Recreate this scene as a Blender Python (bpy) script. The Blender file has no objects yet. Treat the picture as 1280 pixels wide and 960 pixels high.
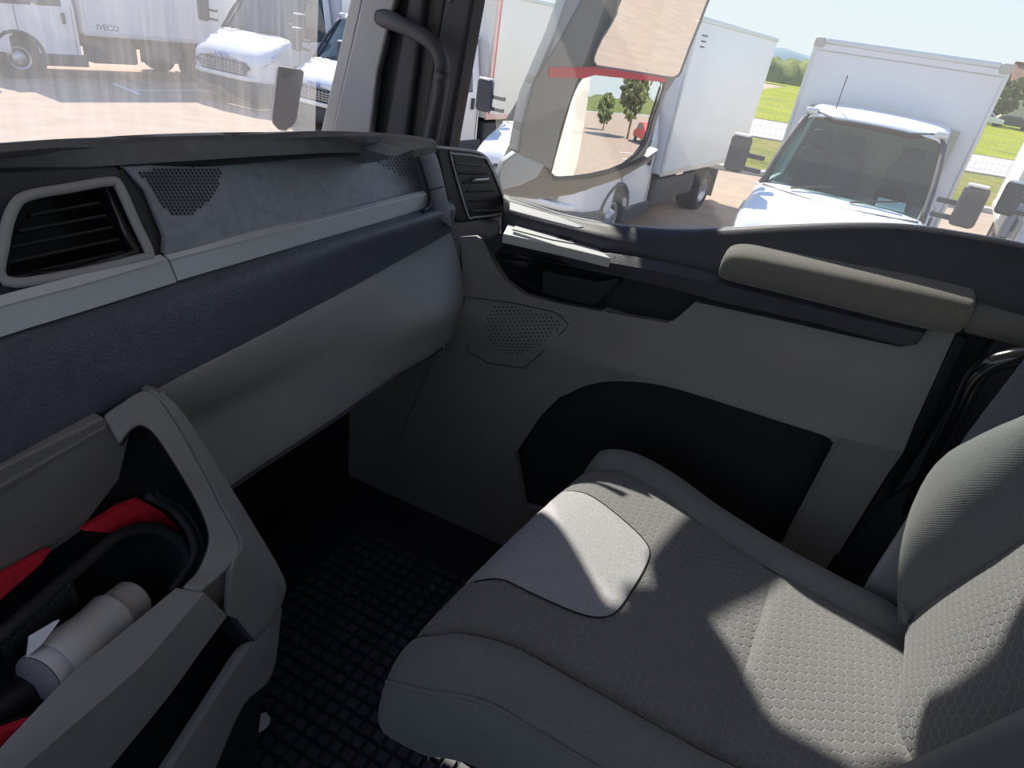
import bpy, bmesh, math, random
from mathutils import Vector, Matrix, geometry
R = math.radians
random.seed(7)
C = bpy.context.scene.collection
SC = bpy.context.scene

# ------------------------------------------------------------------ camera
FPX = 797.0
PITCH, YAW, ROLL = R(29.2), R(21.5), math.atan2(230, 1390)
CAM = Vector((0, 0, 2.55))
FW = Vector((math.cos(YAW)*math.cos(PITCH), math.sin(YAW)*math.cos(PITCH), -math.sin(PITCH)))
_r = FW.cross(Vector((0, 0, 1))).normalized()
_u = _r.cross(FW)
RT = math.cos(ROLL)*_r + math.sin(ROLL)*_u
UP = -math.sin(ROLL)*_r + math.cos(ROLL)*_u
cd = bpy.data.cameras.new('camera')
cd.sensor_width = 36; cd.lens = 36*FPX/1280; cd.clip_start = .02; cd.clip_end = 2000
cam = bpy.data.objects.new('camera', cd); C.objects.link(cam)
cam.matrix_world = Matrix((( RT.x, UP.x, -FW.x, CAM.x), (RT.y, UP.y, -FW.y, CAM.y), (RT.z, UP.z, -FW.z, CAM.z), (0, 0, 0, 1)))
SC.camera = cam
# ------------------------------------------------------------------ light
SUN_AZ, SUN_EL, SUN_P, SKY_P = R(46), R(46), 8.5, .95
w = bpy.data.worlds.new('sky'); SC.world = w; w.use_nodes = True
nt = w.node_tree; nt.nodes.clear()
tc = nt.nodes.new('ShaderNodeTexCoord'); sp = nt.nodes.new('ShaderNodeSeparateXYZ')
cr = nt.nodes.new('ShaderNodeValToRGB'); bg = nt.nodes.new('ShaderNodeBackground'); ow = nt.nodes.new('ShaderNodeOutputWorld')
nt.links.new(tc.outputs['Generated'], sp.inputs[0]); nt.links.new(sp.outputs['Z'], cr.inputs[0])
nt.links.new(cr.outputs[0], bg.inputs[0]); nt.links.new(bg.outputs[0], ow.inputs[0])
e = cr.color_ramp.elements
e[0].position = 0.0; e[0].color = (.86, .93, .96, 1)
e[1].position = .75; e[1].color = (.20, .42, .95, 1)
m_ = cr.color_ramp.elements.new(.16); m_.color = (.80, .91, 1.0, 1)
bg.inputs[1].default_value = SKY_P
sl = bpy.data.lights.new('sun', 'SUN'); sl.energy = SUN_P; sl.angle = R(.9); sl.color = (1, .91, .79)
so = bpy.data.objects.new('sun', sl); C.objects.link(so)
sd = Vector((math.cos(SUN_AZ)*math.cos(SUN_EL), math.sin(SUN_AZ)*math.cos(SUN_EL), math.sin(SUN_EL)))
so.rotation_euler = sd.to_track_quat('Z', 'Y').to_euler(); so.location = (5, 5, 9)
vs = SC.view_settings
SC.display_settings.display_device = 'sRGB'
vs.view_transform = 'Standard'; vs.look = 'None'; vs.exposure = 0.0; vs.gamma = 1; vs.use_curve_mapping = False

# ------------------------------------------------------------------ helpers
def ray(px, py): return FW + RT*((px-640)/FPX) - UP*((py-480)/FPX)
def GX(px, py, x): v = ray(px, py); return CAM + v*((x-CAM.x)/v.x)      # point of a line of sight on the plane x
def GY(px, py, y): v = ray(px, py); return CAM + v*((y-CAM.y)/v.y)
def GZ(px, py, z): v = ray(px, py); return CAM + v*((z-CAM.z)/v.z)
def GP(px, py, p, n): v = ray(px, py); n = Vector(n); return CAM + v*((Vector(p)-CAM).dot(n)/v.dot(n))
def XS(x, *p): return [GX(a, b, x) for a, b in p]
def YS(y, *p): return [GY(a, b, y) for a, b in p]
def ZS(z, *p): return [GZ(a, b, z) for a, b in p]
def V(*a): return Vector(a)

def tag(o, label=None, cat=None, group=None, kind=None):
    if label: o['label'] = label
    if cat: o['category'] = cat
    if group: o['group'] = group
    if kind: o['kind'] = kind
    return o
def empty(name, loc=(0, 0, 0), rz=0, label=None, cat=None, group=None, kind=None):
    o = bpy.data.objects.new(name, None); C.objects.link(o); o.empty_display_size = .1
    o.location = loc; o.rotation_euler = (0, 0, rz); return tag(o, label, cat, group, kind)
def link(name, me, mat, parent=None, smooth=True, bevel=0, solid=0, subs=0, seg=2, angle=40, off=0):
    o = bpy.data.objects.new(name, me); C.objects.link(o)
    if mat is not None and not me.materials: me.materials.append(mat)
    if smooth:
        for p in me.polygons: p.use_smooth = True
    if solid:
        m = o.modifiers.new('solid', 'SOLIDIFY'); m.thickness = solid; m.offset = off
    if bevel:
        m = o.modifiers.new('bevel', 'BEVEL'); m.width = bevel; m.segments = seg; m.limit_method = 'ANGLE'; m.angle_limit = R(angle)
    if subs:
        m = o.modifiers.new('subs', 'SUBSURF'); m.levels = subs; m.render_levels = subs
    if smooth and not subs:
        m = o.modifiers.new('wn', 'WEIGHTED_NORMAL'); m.keep_sharp = True
    if parent is not None:
        o.parent = parent; o.matrix_parent_inverse = parent_inv(parent)
    return o
LOCAL = [False]      # True while a thing is built in its own coordinates (the vans)
def parent_inv(p):
    if LOCAL[0] or p.type != 'EMPTY': return Matrix.Identity(4)
    return p.matrix_basis.inverted()
def pyd(verts, faces):
    me = bpy.data.meshes.new('m'); me.from_pydata([tuple(v) for v in verts], [], faces); me.update()
    bm = bmesh.new(); bm.from_mesh(me); bmesh.ops.recalc_face_normals(bm, faces=bm.faces); bm.to_mesh(me); bm.free(); return me
def cr1(P, t, closed=False):
    n = len(P)
    if closed:
        i = int(math.floor(t)) % n; f = t-math.floor(t); a, b, c, d = P[(i-1) % n], P[i], P[(i+1) % n], P[(i+2) % n]
    else:
        i = min(int(t), n-2); f = t-i
        b, c = P[i], P[i+1]; a = P[i-1] if i > 0 else b*2-c; d = P[i+2] if i+2 < n else c*2-b
    return .5*((2*b) + (c-a)*f + (2*a-5*b+4*c-d)*f*f + (3*b-a-3*c+d)*f**3)
def curve(P, k=6, closed=False):
    P = [Vector(p) for p in P]
    if closed: return [cr1(P, i/k, True) for i in range(len(P)*k)]
    return [cr1(P, i/k) for i in range((len(P)-1)*k+1)]
def sheet(name, rows, mat, parent=None, k=4, kr=3, solid=.012, bevel=.003, off=0, smooth=True, lin=False, closed=False):
    """surface through rows of control points (rows may differ in count: resampled)"""
    n = max(len(r) for r in rows)
    N = (n-1)*k
    rr = []
    for r in rows:
        r = [Vector(p) for p in r]; L = len(r)
        if closed: rr.append([cr1(r, i*L/(N+1), True) for i in range(N+1)])
        else: rr.append([cr1(r, min(i*(L-1)/N, L-1-1e-6)) for i in range(N+1)])
    cols = []
    for j in range(N+1):
        col = [r[j] for r in rr]
        if lin:
            o = []
            for i in range(len(col)-1):
                for q in range(kr): o.append(col[i].lerp(col[i+1], q/kr))
            o.append(col[-1]); cols.append(o)
        else: cols.append(curve(col, kr))
    M = len(cols[0]); vs_ = [v for c_ in cols for v in c_]
    fs = [(j*M+i, (j+1)*M+i, (j+1)*M+i+1, j*M+i+1) for j in range(N) for i in range(M-1)]
    if closed: fs += [(N*M+i, i, i+1, N*M+i+1) for i in range(M-1)]
    return link(name, pyd(vs_, fs), mat, parent, smooth=smooth, solid=solid, bevel=bevel, off=off)
def hexa(name, a, ext, mat, parent=None, bevel=.002, smooth=True, seg=2):
    """polygon a extruded by vector ext"""
    a = [Vector(p) for p in a]; n = len(a); ext = Vector(ext)
    vs_ = a+[p+ext for p in a]
    fs = [tuple(range(n)), tuple(range(2*n-1, n-1, -1))]+[(i, (i+1) % n, n+(i+1) % n, n+i) for i in range(n)]
    return link(name, pyd(vs_, fs), mat, parent, smooth=smooth, bevel=bevel, seg=seg, angle=30)
def box(name, c, s, mat, parent=None, bevel=.004, rot=None, seg=2):
    x, y, z = [q/2 for q in s]
    vs_ = [Vector((i*x, j*y, k*z)) for i in (-1, 1) for j in (-1, 1) for k in (-1, 1)]
    if rot is not None:
        m = rot if isinstance(rot, Matrix) else Matrix.Rotation(rot, 3, 'Z'); vs_ = [m @ v for v in vs_]
    vs_ = [v+Vector(c) for v in vs_]
    fs = [(0, 1, 3, 2), (4, 6, 7, 5), (0, 4, 5, 1), (2, 3, 7, 6), (0, 2, 6, 4), (1, 5, 7, 3)]
    return link(name, pyd(vs_, fs), mat, parent, bevel=bevel, seg=seg)
def tube(name, pts, r, mat, parent=None, k=6, n=12, closed=False, flat=1.0, spline=True):
    P = curve(pts, k, closed) if spline else [Vector(p) for p in pts]
    m = len(P); rs = r if isinstance(r, (list, tuple)) else None
    vs_, fs = [], []
    up = Vector((0, 0, 1))
    for i, p in enumerate(P):
        a, b = (P[(i-1) % m], P[(i+1) % m]) if closed else (P[max(i-1, 0)], P[min(i+1, m-1)])
        t = (b-a).normalized()
        s = t.cross(up)
        if s.length < .05: s = t.cross(Vector((0, 1, 0)))
        s.normalize(); q = s.cross(t)
        rad = r if rs is None else rs[0]+(0)
        if rs is not None:
            f = i/(m-1)*(len(rs)-1); j = min(int(f), len(rs)-2); rad = rs[j]+(rs[j+1]-rs[j])*(f-j)
        for u in range(n):
            an = 2*math.pi*u/n; vs_.append(p+s*math.cos(an)*rad+q*math.sin(an)*rad*flat)
    L = m if closed else m-1
    for i in range(L):
        for u in range(n): fs.append((i*n+u, i*n+(u+1) % n, ((i+1) % m)*n+(u+1) % n, ((i+1) % m)*n+u))
    if not closed: fs += [tuple(range(n)), tuple(range((m-1)*n, m*n))]
    return link(name, pyd(vs_, fs), mat, parent, bevel=0)
def lathe(name, c, axis, prof, mat, parent=None, n=32):
    """prof: list of (distance along axis, radius)"""
    ax = Vector(axis).normalized(); s = ax.cross(Vector((0, 0, 1)))
    if s.length < .1: s = ax.cross(Vector((0, 1, 0)))
    s.normalize(); q = s.cross(ax); c = Vector(c); vs_, fs = [], []
    for d, r in prof:
        for u in range(n): an = 2*math.pi*u/n; vs_.append(c+ax*d+(s*math.cos(an)+q*math.sin(an))*max(r, 1e-4))
    for i in range(len(prof)-1):
        for u in range(n): fs.append((i*n+u, i*n+(u+1) % n, (i+1)*n+(u+1) % n, (i+1)*n+u))
    fs += [tuple(range(n)), tuple(range((len(prof)-1)*n, len(prof)*n))]
    o = link(name, pyd(vs_, fs), mat, parent); return o
def plate(name, outer, holes, ext, mat, parent=None, bevel=.002, cuts=(), disp=None):
    """planar-ish polygon with holes, extruded by ext; cuts = bisect planes; disp(v)->offset"""
    loops = [[Vector(p) for p in outer]]+[[Vector(p) for p in h] for h in holes]
    tri = geometry.tessellate_polygon(loops); allv = [v for l in loops for v in l]
    bm = bmesh.new(); bv = [bm.verts.new(v) for v in allv]
    for t in tri:
        try: bm.faces.new([bv[i] for i in t])
        except Exception: pass
    for co, no in cuts:
        bmesh.ops.bisect_plane(bm, geom=bm.verts[:]+bm.edges[:]+bm.faces[:], plane_co=co, plane_no=no)
    if disp:
        for v in bm.verts: v.co += disp(v.co)
    r = bmesh.ops.extrude_face_region(bm, geom=bm.faces[:])
    for v in [g for g in r['geom'] if isinstance(g, bmesh.types.BMVert)]: v.co += Vector(ext)
    bmesh.ops.recalc_face_normals(bm, faces=bm.faces)
    me = bpy.data.meshes.new(name); bm.to_mesh(me); bm.free()
    return link(name, me, mat, parent, bevel=bevel, smooth=True, angle=35)
def joined(name, quads, mat, parent=None, smooth=False):
    """list of (verts, faces) in one mesh"""
    vs_, fs = [], []
    for a, f in quads:
        b = len(vs_); vs_ += a; fs += [tuple(b+i for i in q) for q in f]
    return link(name, pyd(vs_, fs), mat, parent, smooth=smooth)
BOXF = [(0, 1, 3, 2), (4, 6, 7, 5), (0, 4, 5, 1), (2, 3, 7, 6), (0, 2, 6, 4), (1, 5, 7, 3)]
def boxd(c, s, taper=1.0):
    x, y, z = [q/2 for q in s]
    return ([Vector((c[0]+i*x*(taper if k > 0 else 1), c[1]+j*y*(taper if k > 0 else 1), c[2]+k*z)) for i in (-1, 1) for j in (-1, 1) for k in (-1, 1)], BOXF)
def text(name, body, size, mat, parent, mtx, ext=.001):
    cu = bpy.data.curves.new('t', 'FONT'); cu.body = body; cu.size = size; cu.extrude = ext; cu.align_x = 'CENTER'; cu.align_y = 'CENTER'
    o = bpy.data.objects.new('t', cu); C.objects.link(o)
    dg = bpy.context.evaluated_depsgraph_get(); me = bpy.data.meshes.new_from_object(o.evaluated_get(dg))
    bpy.data.objects.remove(o); me.transform(mtx)
    return link(name, me, mat, parent, smooth=False)
def frame(o, x, y):
    x = Vector(x).normalized(); y = Vector(y); y = (y-x*y.dot(x)).normalized(); z = x.cross(y)
    return Matrix(((x.x, y.x, z.x, o[0]), (x.y, y.y, z.y, o[1]), (x.z, y.z, z.z, o[2]), (0, 0, 0, 1)))

# ------------------------------------------------------------------ materials
def mat(name, col, rough=.6, metal=0, bump=None, var=0, vscale=8, spec=.5, emis=None, coat=0, alpha=1, trans=0):
    m = bpy.data.materials.new(name); m.use_nodes = True; n = m.node_tree.nodes; l = m.node_tree.links
    b = n['Principled BSDF']; b.inputs['Base Color'].default_value = (*col, 1); b.inputs['Roughness'].default_value = rough
    b.inputs['Metallic'].default_value = metal; b.inputs['Specular IOR Level'].default_value = spec
    b.inputs['Coat Weight'].default_value = coat; b.inputs['Alpha'].default_value = alpha
    b.inputs['Transmission Weight'].default_value = trans
    tc = n.new('ShaderNodeTexCoord')
    if var:
        no = n.new('ShaderNodeTexNoise'); no.inputs['Scale'].default_value = vscale; no.inputs['Detail'].default_value = 6
        l.new(tc.outputs['Object'], no.inputs['Vector'])
        mx = n.new('ShaderNodeMix'); mx.data_type = 'RGBA'
        mx.inputs[6].default_value = (*[c*(1-var) for c in col], 1); mx.inputs[7].default_value = (*[min(1, c*(1+var)) for c in col], 1)
        mr = n.new('ShaderNodeMapRange'); mr.inputs[1].default_value = .3; mr.inputs[2].default_value = .7
        l.new(no.outputs[0], mr.inputs[0]); l.new(mr.outputs[0], mx.inputs[0]); l.new(mx.outputs[2], b.inputs['Base Color'])
    if bump:
        kind, sc, st, ds = bump
        bp = n.new('ShaderNodeBump'); bp.inputs['Strength'].default_value = st; bp.inputs['Distance'].default_value = ds
        if kind == 'leather':
            t = n.new('ShaderNodeTexVoronoi'); t.feature = 'F1'; t.inputs['Scale'].default_value = sc; out = t.outputs['Distance']
        elif kind == 'noise':
            t = n.new('ShaderNodeTexNoise'); t.inputs['Scale'].default_value = sc; t.inputs['Detail'].default_value = 8; out = t.outputs[0]
        l.new(tc.outputs['Object'], t.inputs['Vector']); l.new(out, bp.inputs['Height']); l.new(bp.outputs[0], b.inputs['Normal'])
    return m
def math_(n, l, op, a, b=None, c=None):
    m = n.new('ShaderNodeMath'); m.operation = op
    for i, v in enumerate((a, b, c)):
        if v is None: continue
        if isinstance(v, (int, float)): m.inputs[i].default_value = v
        else: l.new(v, m.inputs[i])
    return m.outputs[0]
def fabric(name, col, col2, cell=None, axes='XY', weave=420, rough=.95):
    """woven cloth; with cell, a hexagon relief of that size"""
    m = bpy.data.materials.new(name); m.use_nodes = True; n = m.node_tree.nodes; l = m.node_tree.links
    b = n['Principled BSDF']; b.inputs['Roughness'].default_value = rough; b.inputs['Specular IOR Level'].default_value = .15
    b.inputs['Sheen Weight'].default_value = .25
    tc = n.new('ShaderNodeTexCoord'); s = n.new('ShaderNodeSeparateXYZ'); l.new(tc.outputs['Object'], s.inputs[0])
    A, B = s.outputs[axes[0]], s.outputs[axes[1]]
    no = n.new('ShaderNodeTexNoise'); no.inputs['Scale'].default_value = weave; no.inputs['Detail'].default_value = 2; l.new(tc.outputs['Object'], no.inputs['Vector'])
    sa = math_(n, l, 'SINE', math_(n, l, 'MULTIPLY', A, weave*3.2)); sb = math_(n, l, 'SINE', math_(n, l, 'MULTIPLY', B, weave*3.2))
    h = math_(n, l, 'ADD', math_(n, l, 'MULTIPLY', sa, sb), math_(n, l, 'MULTIPLY', no.outputs[0], 2.0))
    hsum = math_(n, l, 'MULTIPLY', h, .00012)
    fac = math_(n, l, 'MULTIPLY_ADD', no.outputs[0], 1.6, -.3)
    if cell:
        def hexc(ox, oy):
            fx = math_(n, l, 'FRACT', math_(n, l, 'ADD', math_(n, l, 'DIVIDE', A, cell), 50+ox))
            fy = math_(n, l, 'FRACT', math_(n, l, 'ADD', math_(n, l, 'DIVIDE', B, cell*1.7320508), 50+oy))
            gx = math_(n, l, 'ABSOLUTE', math_(n, l, 'SUBTRACT', fx, .5)); gy = math_(n, l, 'ABSOLUTE', math_(n, l, 'MULTIPLY', math_(n, l, 'SUBTRACT', fy, .5), 1.7320508))
            return math_(n, l, 'MAXIMUM', gx, math_(n, l, 'ADD', math_(n, l, 'MULTIPLY', gx, .5), math_(n, l, 'MULTIPLY', gy, .8660254)))
        hd = math_(n, l, 'MINIMUM', hexc(0, 0), hexc(.5, .5))      # 0 centre .. .5 edge
        mr = n.new('ShaderNodeMapRange'); mr.inputs[1].default_value = .38; mr.inputs[2].default_value = .5; mr.inputs[3].default_value = 0; mr.inputs[4].default_value = 1
        l.new(hd, mr.inputs[0])
        hsum = math_(n, l, 'ADD', hsum, math_(n, l, 'MULTIPLY', mr.outputs[0], -.0009))
        fac = math_(n, l, 'ADD', math_(n, l, 'MULTIPLY', fac, .45), math_(n, l, 'MULTIPLY', mr.outputs[0], .45))
    mx = n.new('ShaderNodeMix'); mx.data_type = 'RGBA'; mx.clamp_factor = True
    mx.inputs[6].default_value = (*col, 1); mx.inputs[7].default_value = (*col2, 1)
    l.new(fac, mx.inputs[0]); l.new(mx.outputs[2], b.inputs['Base Color'])
    bp = n.new('ShaderNodeBump'); bp.inputs['Strength'].default_value = 1; bp.inputs['Distance'].default_value = 1
    l.new(hsum, bp.inputs['Height']); l.new(bp.outputs[0], b.inputs['Normal'])
    return m
def glass(name, tint=(1, 1, 1), refl=.06, haze=0, hcol=(.8, .85, .9), dust=False, rough=.0):
    m = bpy.data.materials.new(name); m.use_nodes = True; n = m.node_tree.nodes; l = m.node_tree.links; n.clear()
    o = n.new('ShaderNodeOutputMaterial'); t = n.new('ShaderNodeBsdfTransparent'); t.inputs[0].default_value = (*tint, 1)
    g = n.new('ShaderNodeBsdfGlossy'); g.inputs['Roughness'].default_value = rough; mx = n.new('ShaderNodeMixShader')
    lw = n.new('ShaderNodeLayerWeight'); lw.inputs[0].default_value = .25
    f = math_(n, l, 'MULTIPLY_ADD', lw.outputs['Facing'], .25, refl)
    l.new(f, mx.inputs[0]); l.new(t.outputs[0], mx.inputs[1]); l.new(g.outputs[0], mx.inputs[2]); last = mx
    if haze:
        d = n.new('ShaderNodeBsdfTranslucent'); d.inputs[0].default_value = (*hcol, 1); m2 = n.new('ShaderNodeMixShader')
        l.new(last.outputs[0], m2.inputs[1]); l.new(d.outputs[0], m2.inputs[2])
        if dust:   # rain-streaked dust film: long vertical streaks plus specks
            tc = n.new('ShaderNodeTexCoord'); mp = n.new('ShaderNodeMapping'); mp.inputs['Scale'].default_value = (90, 90, 3.2)
            no = n.new('ShaderNodeTexNoise'); no.inputs['Scale'].default_value = 1; no.inputs['Detail'].default_value = 4
            l.new(tc.outputs['Object'], mp.inputs[0]); l.new(mp.outputs[0], no.inputs['Vector'])
            n2 = n.new('ShaderNodeTexNoise'); n2.inputs['Scale'].default_value = 9; l.new(tc.outputs['Object'], n2.inputs['Vector'])
            s1 = n.new('ShaderNodeMapRange'); s1.inputs[1].default_value = .45; s1.inputs[2].default_value = .8; l.new(no.outputs[0], s1.inputs[0])
            ff = math_(n, l, 'MULTIPLY_ADD', math_(n, l, 'MULTIPLY', s1.outputs[0], n2.outputs[0]), haze*1.2, haze*.75)
            l.new(ff, m2.inputs[0])
        else: m2.inputs[0].default_value = haze
        last = m2
    l.new(last.outputs[0], o.inputs[0]); return m

M = {}
M['leather'] = mat('charcoal grained dash skin', (.085, .102, .145), .42, bump=('leather', 330, .8, .0012), spec=.5, var=.12, vscale=60)
M['roll'] = mat('grey grained dash top', (.17, .175, .20), .5, bump=('leather', 260, .8, .0012), var=.12, vscale=60)
M['grey'] = mat('mid grey moulded plastic', (.27, .275, .28), .55, bump=('noise', 600, .25, .0004), var=.05, vscale=12)
M['door'] = mat('warm grey door plastic', (.25, .242, .252), .6, bump=('noise', 700, .25, .0004), var=.05, vscale=10)
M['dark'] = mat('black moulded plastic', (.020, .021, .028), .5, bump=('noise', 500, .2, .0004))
M['char'] = mat('charcoal moulded plastic', (.040, .043, .060), .5, bump=('leather', 380, .5, .0008), var=.1, vscale=50)
M['gloss'] = mat('gloss black plastic', (.012, .012, .016), .18, coat=.4)
M['silver'] = mat('silver grey satin trim', (.66, .73, .80), .32, metal=.1, var=.03)
M['meshp'] = mat('blue grey speaker cloth panel', (.27, .31, .38), .5, bump=('noise', 900, .5, .0006), var=.14, vscale=70)
M['dot'] = mat('dark perforation', (.03, .04, .055), .8)
M['rubber'] = mat('black rubber', (.022, .023, .030), .7, bump=('noise', 300, .3, .0005))
M['rubber2'] = mat('worn black rubber tread', (.050, .054, .072), .45, var=.3, vscale=20)
M['pillar'] = mat('blue grey pillar trim', (.40, .41, .45), .6, bump=('noise', 500, .2, .0004))
M['pillarlite'] = mat('pale pillar edge', (.48, .50, .50), .6)
M['seam'] = mat('dark seam thread', (.018, .018, .022), .9)
M['knit'] = fabric('grey knit seat cloth', (.15, .165, .17), (.235, .245, .245), None)
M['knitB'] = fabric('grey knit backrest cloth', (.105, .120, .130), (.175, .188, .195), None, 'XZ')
M['hex'] = fabric('charcoal hexagon seat cloth', (.155, .157, .170), (.285, .28, .272), .0168)
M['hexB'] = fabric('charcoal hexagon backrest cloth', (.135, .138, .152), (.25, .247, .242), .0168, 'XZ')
M['insert'] = fabric('pale grey seat insert cloth', (.27, .285, .31), (.45, .44, .455), None, weave=300)
M['arm'] = fabric('dark armrest cloth', (.115, .118, .112), (.20, .192, .175), None, 'YZ')
M['paper'] = mat('white paper', (.86, .86, .90), .8, bump=('noise', 40, .3, .003))
M['card'] = mat('grey paper end', (.30, .28, .29), .9, bump=('noise', 90, .4, .002))
M['tagm'] = mat('grey tag plastic', (.62, .60, .61), .6)
M['red'] = mat('red cloth', (.80, .02, .05), .8, bump=('noise', 60, .8, .006))
M['asphalt'] = mat('sun bleached asphalt', (.385, .285, .215), .95, bump=('noise', 90, .5, .01), var=.12, vscale=2.0)
M['line'] = mat('white road paint', (.75, .75, .74), .8, var=.15, vscale=30)
M['kerb'] = mat('pale concrete', (.50, .46, .43), .9, var=.15, vscale=6)
M['road'] = mat('pinkish paved road', (.44, .40, .42), .9, var=.08, vscale=3)
M['white'] = mat('white van paint', (.80, .81, .83), .28, coat=.5, var=.02)
M['boxw'] = mat('white box body panel', (.74, .755, .78), .38, var=.03, vscale=1.5)
M['boxc'] = mat('cream box body panel', (.82, .80, .74), .4, var=.02, vscale=1.5)
M['alu'] = mat('pale aluminium edging', (.62, .66, .68), .35, metal=.4)
M['aluc'] = mat('beige corner cap', (.50, .48, .42), .6)
M['tyre'] = mat('tyre rubber', (.03, .03, .034), .8)
M['rim'] = mat('silver steel wheel', (.5, .52, .55), .35, metal=.6)
M['vplas'] = mat('dark grey bumper plastic', (.055, .062, .078), .6, var=.1, vscale=9)
M['vglass'] = mat('dark van glass', (.05, .08, .09), .06, coat=.3)
M['wglass'] = glass('van windscreen glass', (.52, .68, .66), .015)
M['lamp'] = mat('clear headlamp', (.55, .60, .65), .1, metal=.5, var=.5, vscale=18)
M['badge'] = mat('blue badge letters', (.10, .20, .55), .4)
M['navy'] = mat('navy lettering', (.05, .06, .16), .5)
M['redp'] = mat('red reflective strip', (.75, .10, .08), .5)
M['pinkp'] = mat('faded pink edge strip', (.85, .55, .48), .5)
M['amber'] = mat('amber lamp lens', (.85, .30, .12), .3)
M['mirror'] = mat('mirror silvering', (.92, .93, .93), .0, metal=1)
M['housing'] = mat('grey mirror housing', (.21, .215, .21), .45, bump=('noise', 400, .2, .0005))
M['housel'] = mat('pale mirror housing edge', (.38, .41, .44), .4)
M['houseb'] = mat('brownish mirror housing base', (.17, .145, .12), .5)
M['redband'] = mat('red housing strip', (.62, .03, .05), .5)
M['glassw'] = glass('dusty windscreen glass', (.97, .985, 1.0), .02, haze=.10, hcol=(.88, .88, .90), dust=True)
M['glassd'] = glass('door window glass', (.98, 1, .995), .02, haze=.035, hcol=(.9, .9, .88))
M['seatv'] = mat('van seat cloth', (.07, .09, .11), .9)
M['vdash'] = mat('pale van dashboard', (.35, .36, .33), .8)
M['vwall'] = mat('van cab lining', (.40, .42, .36), .8)
M['ceil'] = mat('light grey headlining', (.62, .62, .60), .9)
M['ownw'] = mat('own cab cream paint', (.85, .82, .76), .35, coat=.3)

def grass_mat(name, a, b, c, sc):
    m = bpy.data.materials.new(name); m.use_nodes = True; n = m.node_tree.nodes; l = m.node_tree.links
    bs = n['Principled BSDF']; bs.inputs['Roughness'].default_value = 1; bs.inputs['Specular IOR Level'].default_value = .1
    tc = n.new('ShaderNodeTexCoord'); no = n.new('ShaderNodeTexNoise'); no.inputs['Scale'].default_value = sc; no.inputs['Detail'].default_value = 8
    no.inputs['Roughness'].default_value = .7
    r = n.new('ShaderNodeValToRGB'); e = r.color_ramp.elements; e[0].position = .32; e[0].color = (*a, 1); e[1].position = .72; e[1].color = (*c, 1)
    k = e.new(.5); k.color = (*b, 1)
    l.new(tc.outputs['Object'], no.inputs['Vector']); l.new(no.outputs[0], r.inputs[0]); l.new(r.outputs[0], bs.inputs['Base Color']); return m
M['grass'] = grass_mat('dry verge grass', (.10, .12, .02), (.20, .20, .045), (.28, .20, .10), .9)
M['field'] = grass_mat('yellow green field', (.13, .19, .015), (.25, .28, .02), (.34, .31, .05), .25)
M['bush'] = grass_mat('bush leaves', (.05, .08, .03), (.13, .16, .06), (.22, .22, .09), 1.5)
M['hill'] = mat('hazy blue hill', (.16, .24, .30), 1, var=.2, vscale=.02)
M['hedge'] = grass_mat('hedge leaves', (.09, .13, .04), (.17, .20, .06), (.24, .25, .11), .6)
M['roofb'] = mat('brown roof tiles', (.30, .16, .11), .9, var=.2)
M['wallb'] = mat('pale house wall', (.6, .56, .5), .9)
M['trunk'] = mat('bark', (.12, .09, .06), .9, var=.3, vscale=5)

# ------------------------------------------------------------------ the world outside
def ground(name, pts, z, m, thick=.05):
    a = [V(x, y, z) for x, y in pts]
    return tag(hexa(name, a, (0, 0, -thick), m, None, bevel=0, smooth=False), kind='structure')
def strip(name, x0, x1, k, z, m, thick=.05, y0=-160, y1=9):   # a band whose edges run at the slope k (x per y)
    return ground(name, [(x0+k*y0, y0), (x1+k*y0, y0), (x1+k*y1, y1), (x0+k*y1, y1)], z, m, thick)
K = -.42       # kerb, verge, road and field all run at this slant behind the parked row
EXT = []
EXT.append(ground('pavement', [(-90, -160), (19.2+K*-160, -160), (19.2+K*9, 9), (120, 9), (120, 160), (-90, 160)], 0, M['asphalt'], .2))
EXT.append(strip('trim_1', 19.2, 19.55, K, .12, M['kerb'], .3))
EXT.append(strip('verge_ground', 19.5, 29.2, K, .06, M['grass'], .2))
EXT.append(strip('trim_2', 29.0, 29.4, K, .12, M['kerb'], .3))
EXT.append(strip('road_ground', 29.2, 39.5, K, .08, M['road'], .2))
EXT.append(strip('field_ground', 39.4, 600, K, .10, M['field'], .2))
EXT.append(ground('field_ground', [(119, 8.9), (600, 8.9), (600, 300), (119, 300)], .1, M['field'], .2))
# painted parking lines
def line_mark(p, q, wd, label):
    p, q = V(*p), V(*q); d = (q-p).normalized(); s = V(-d.y, d.x, 0)*wd/2
    o = hexa('parking_line', [p+s, q+s, q-s, p-s], (0, 0, .012), M['line'], None, bevel=0)
    tag(o, label, 'road marking', 'painted parking bay lines')
line_mark((10.75, 15.35, 0), (10.35, 13.9, 0), .12, 'short slanting white parking line on asphalt beside the wheeled box van')
line_mark((10.58, 14.42, 0), (13.0, 14.1, 0), .1, 'long white parking line running toward the leftmost front-facing van')
line_mark((8.6, 1.5, 0), (14, .7, 0), .1, 'white parking line between the two box vans beyond the side window')
for i in range(4):
    line_mark((4.6, -14-3*i, 0), (7.6, -14-3*i, 0), .12, ['first', 'second', 'third', 'fourth'][i]+' white bay line behind the cab, seen in the lower mirror')
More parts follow.
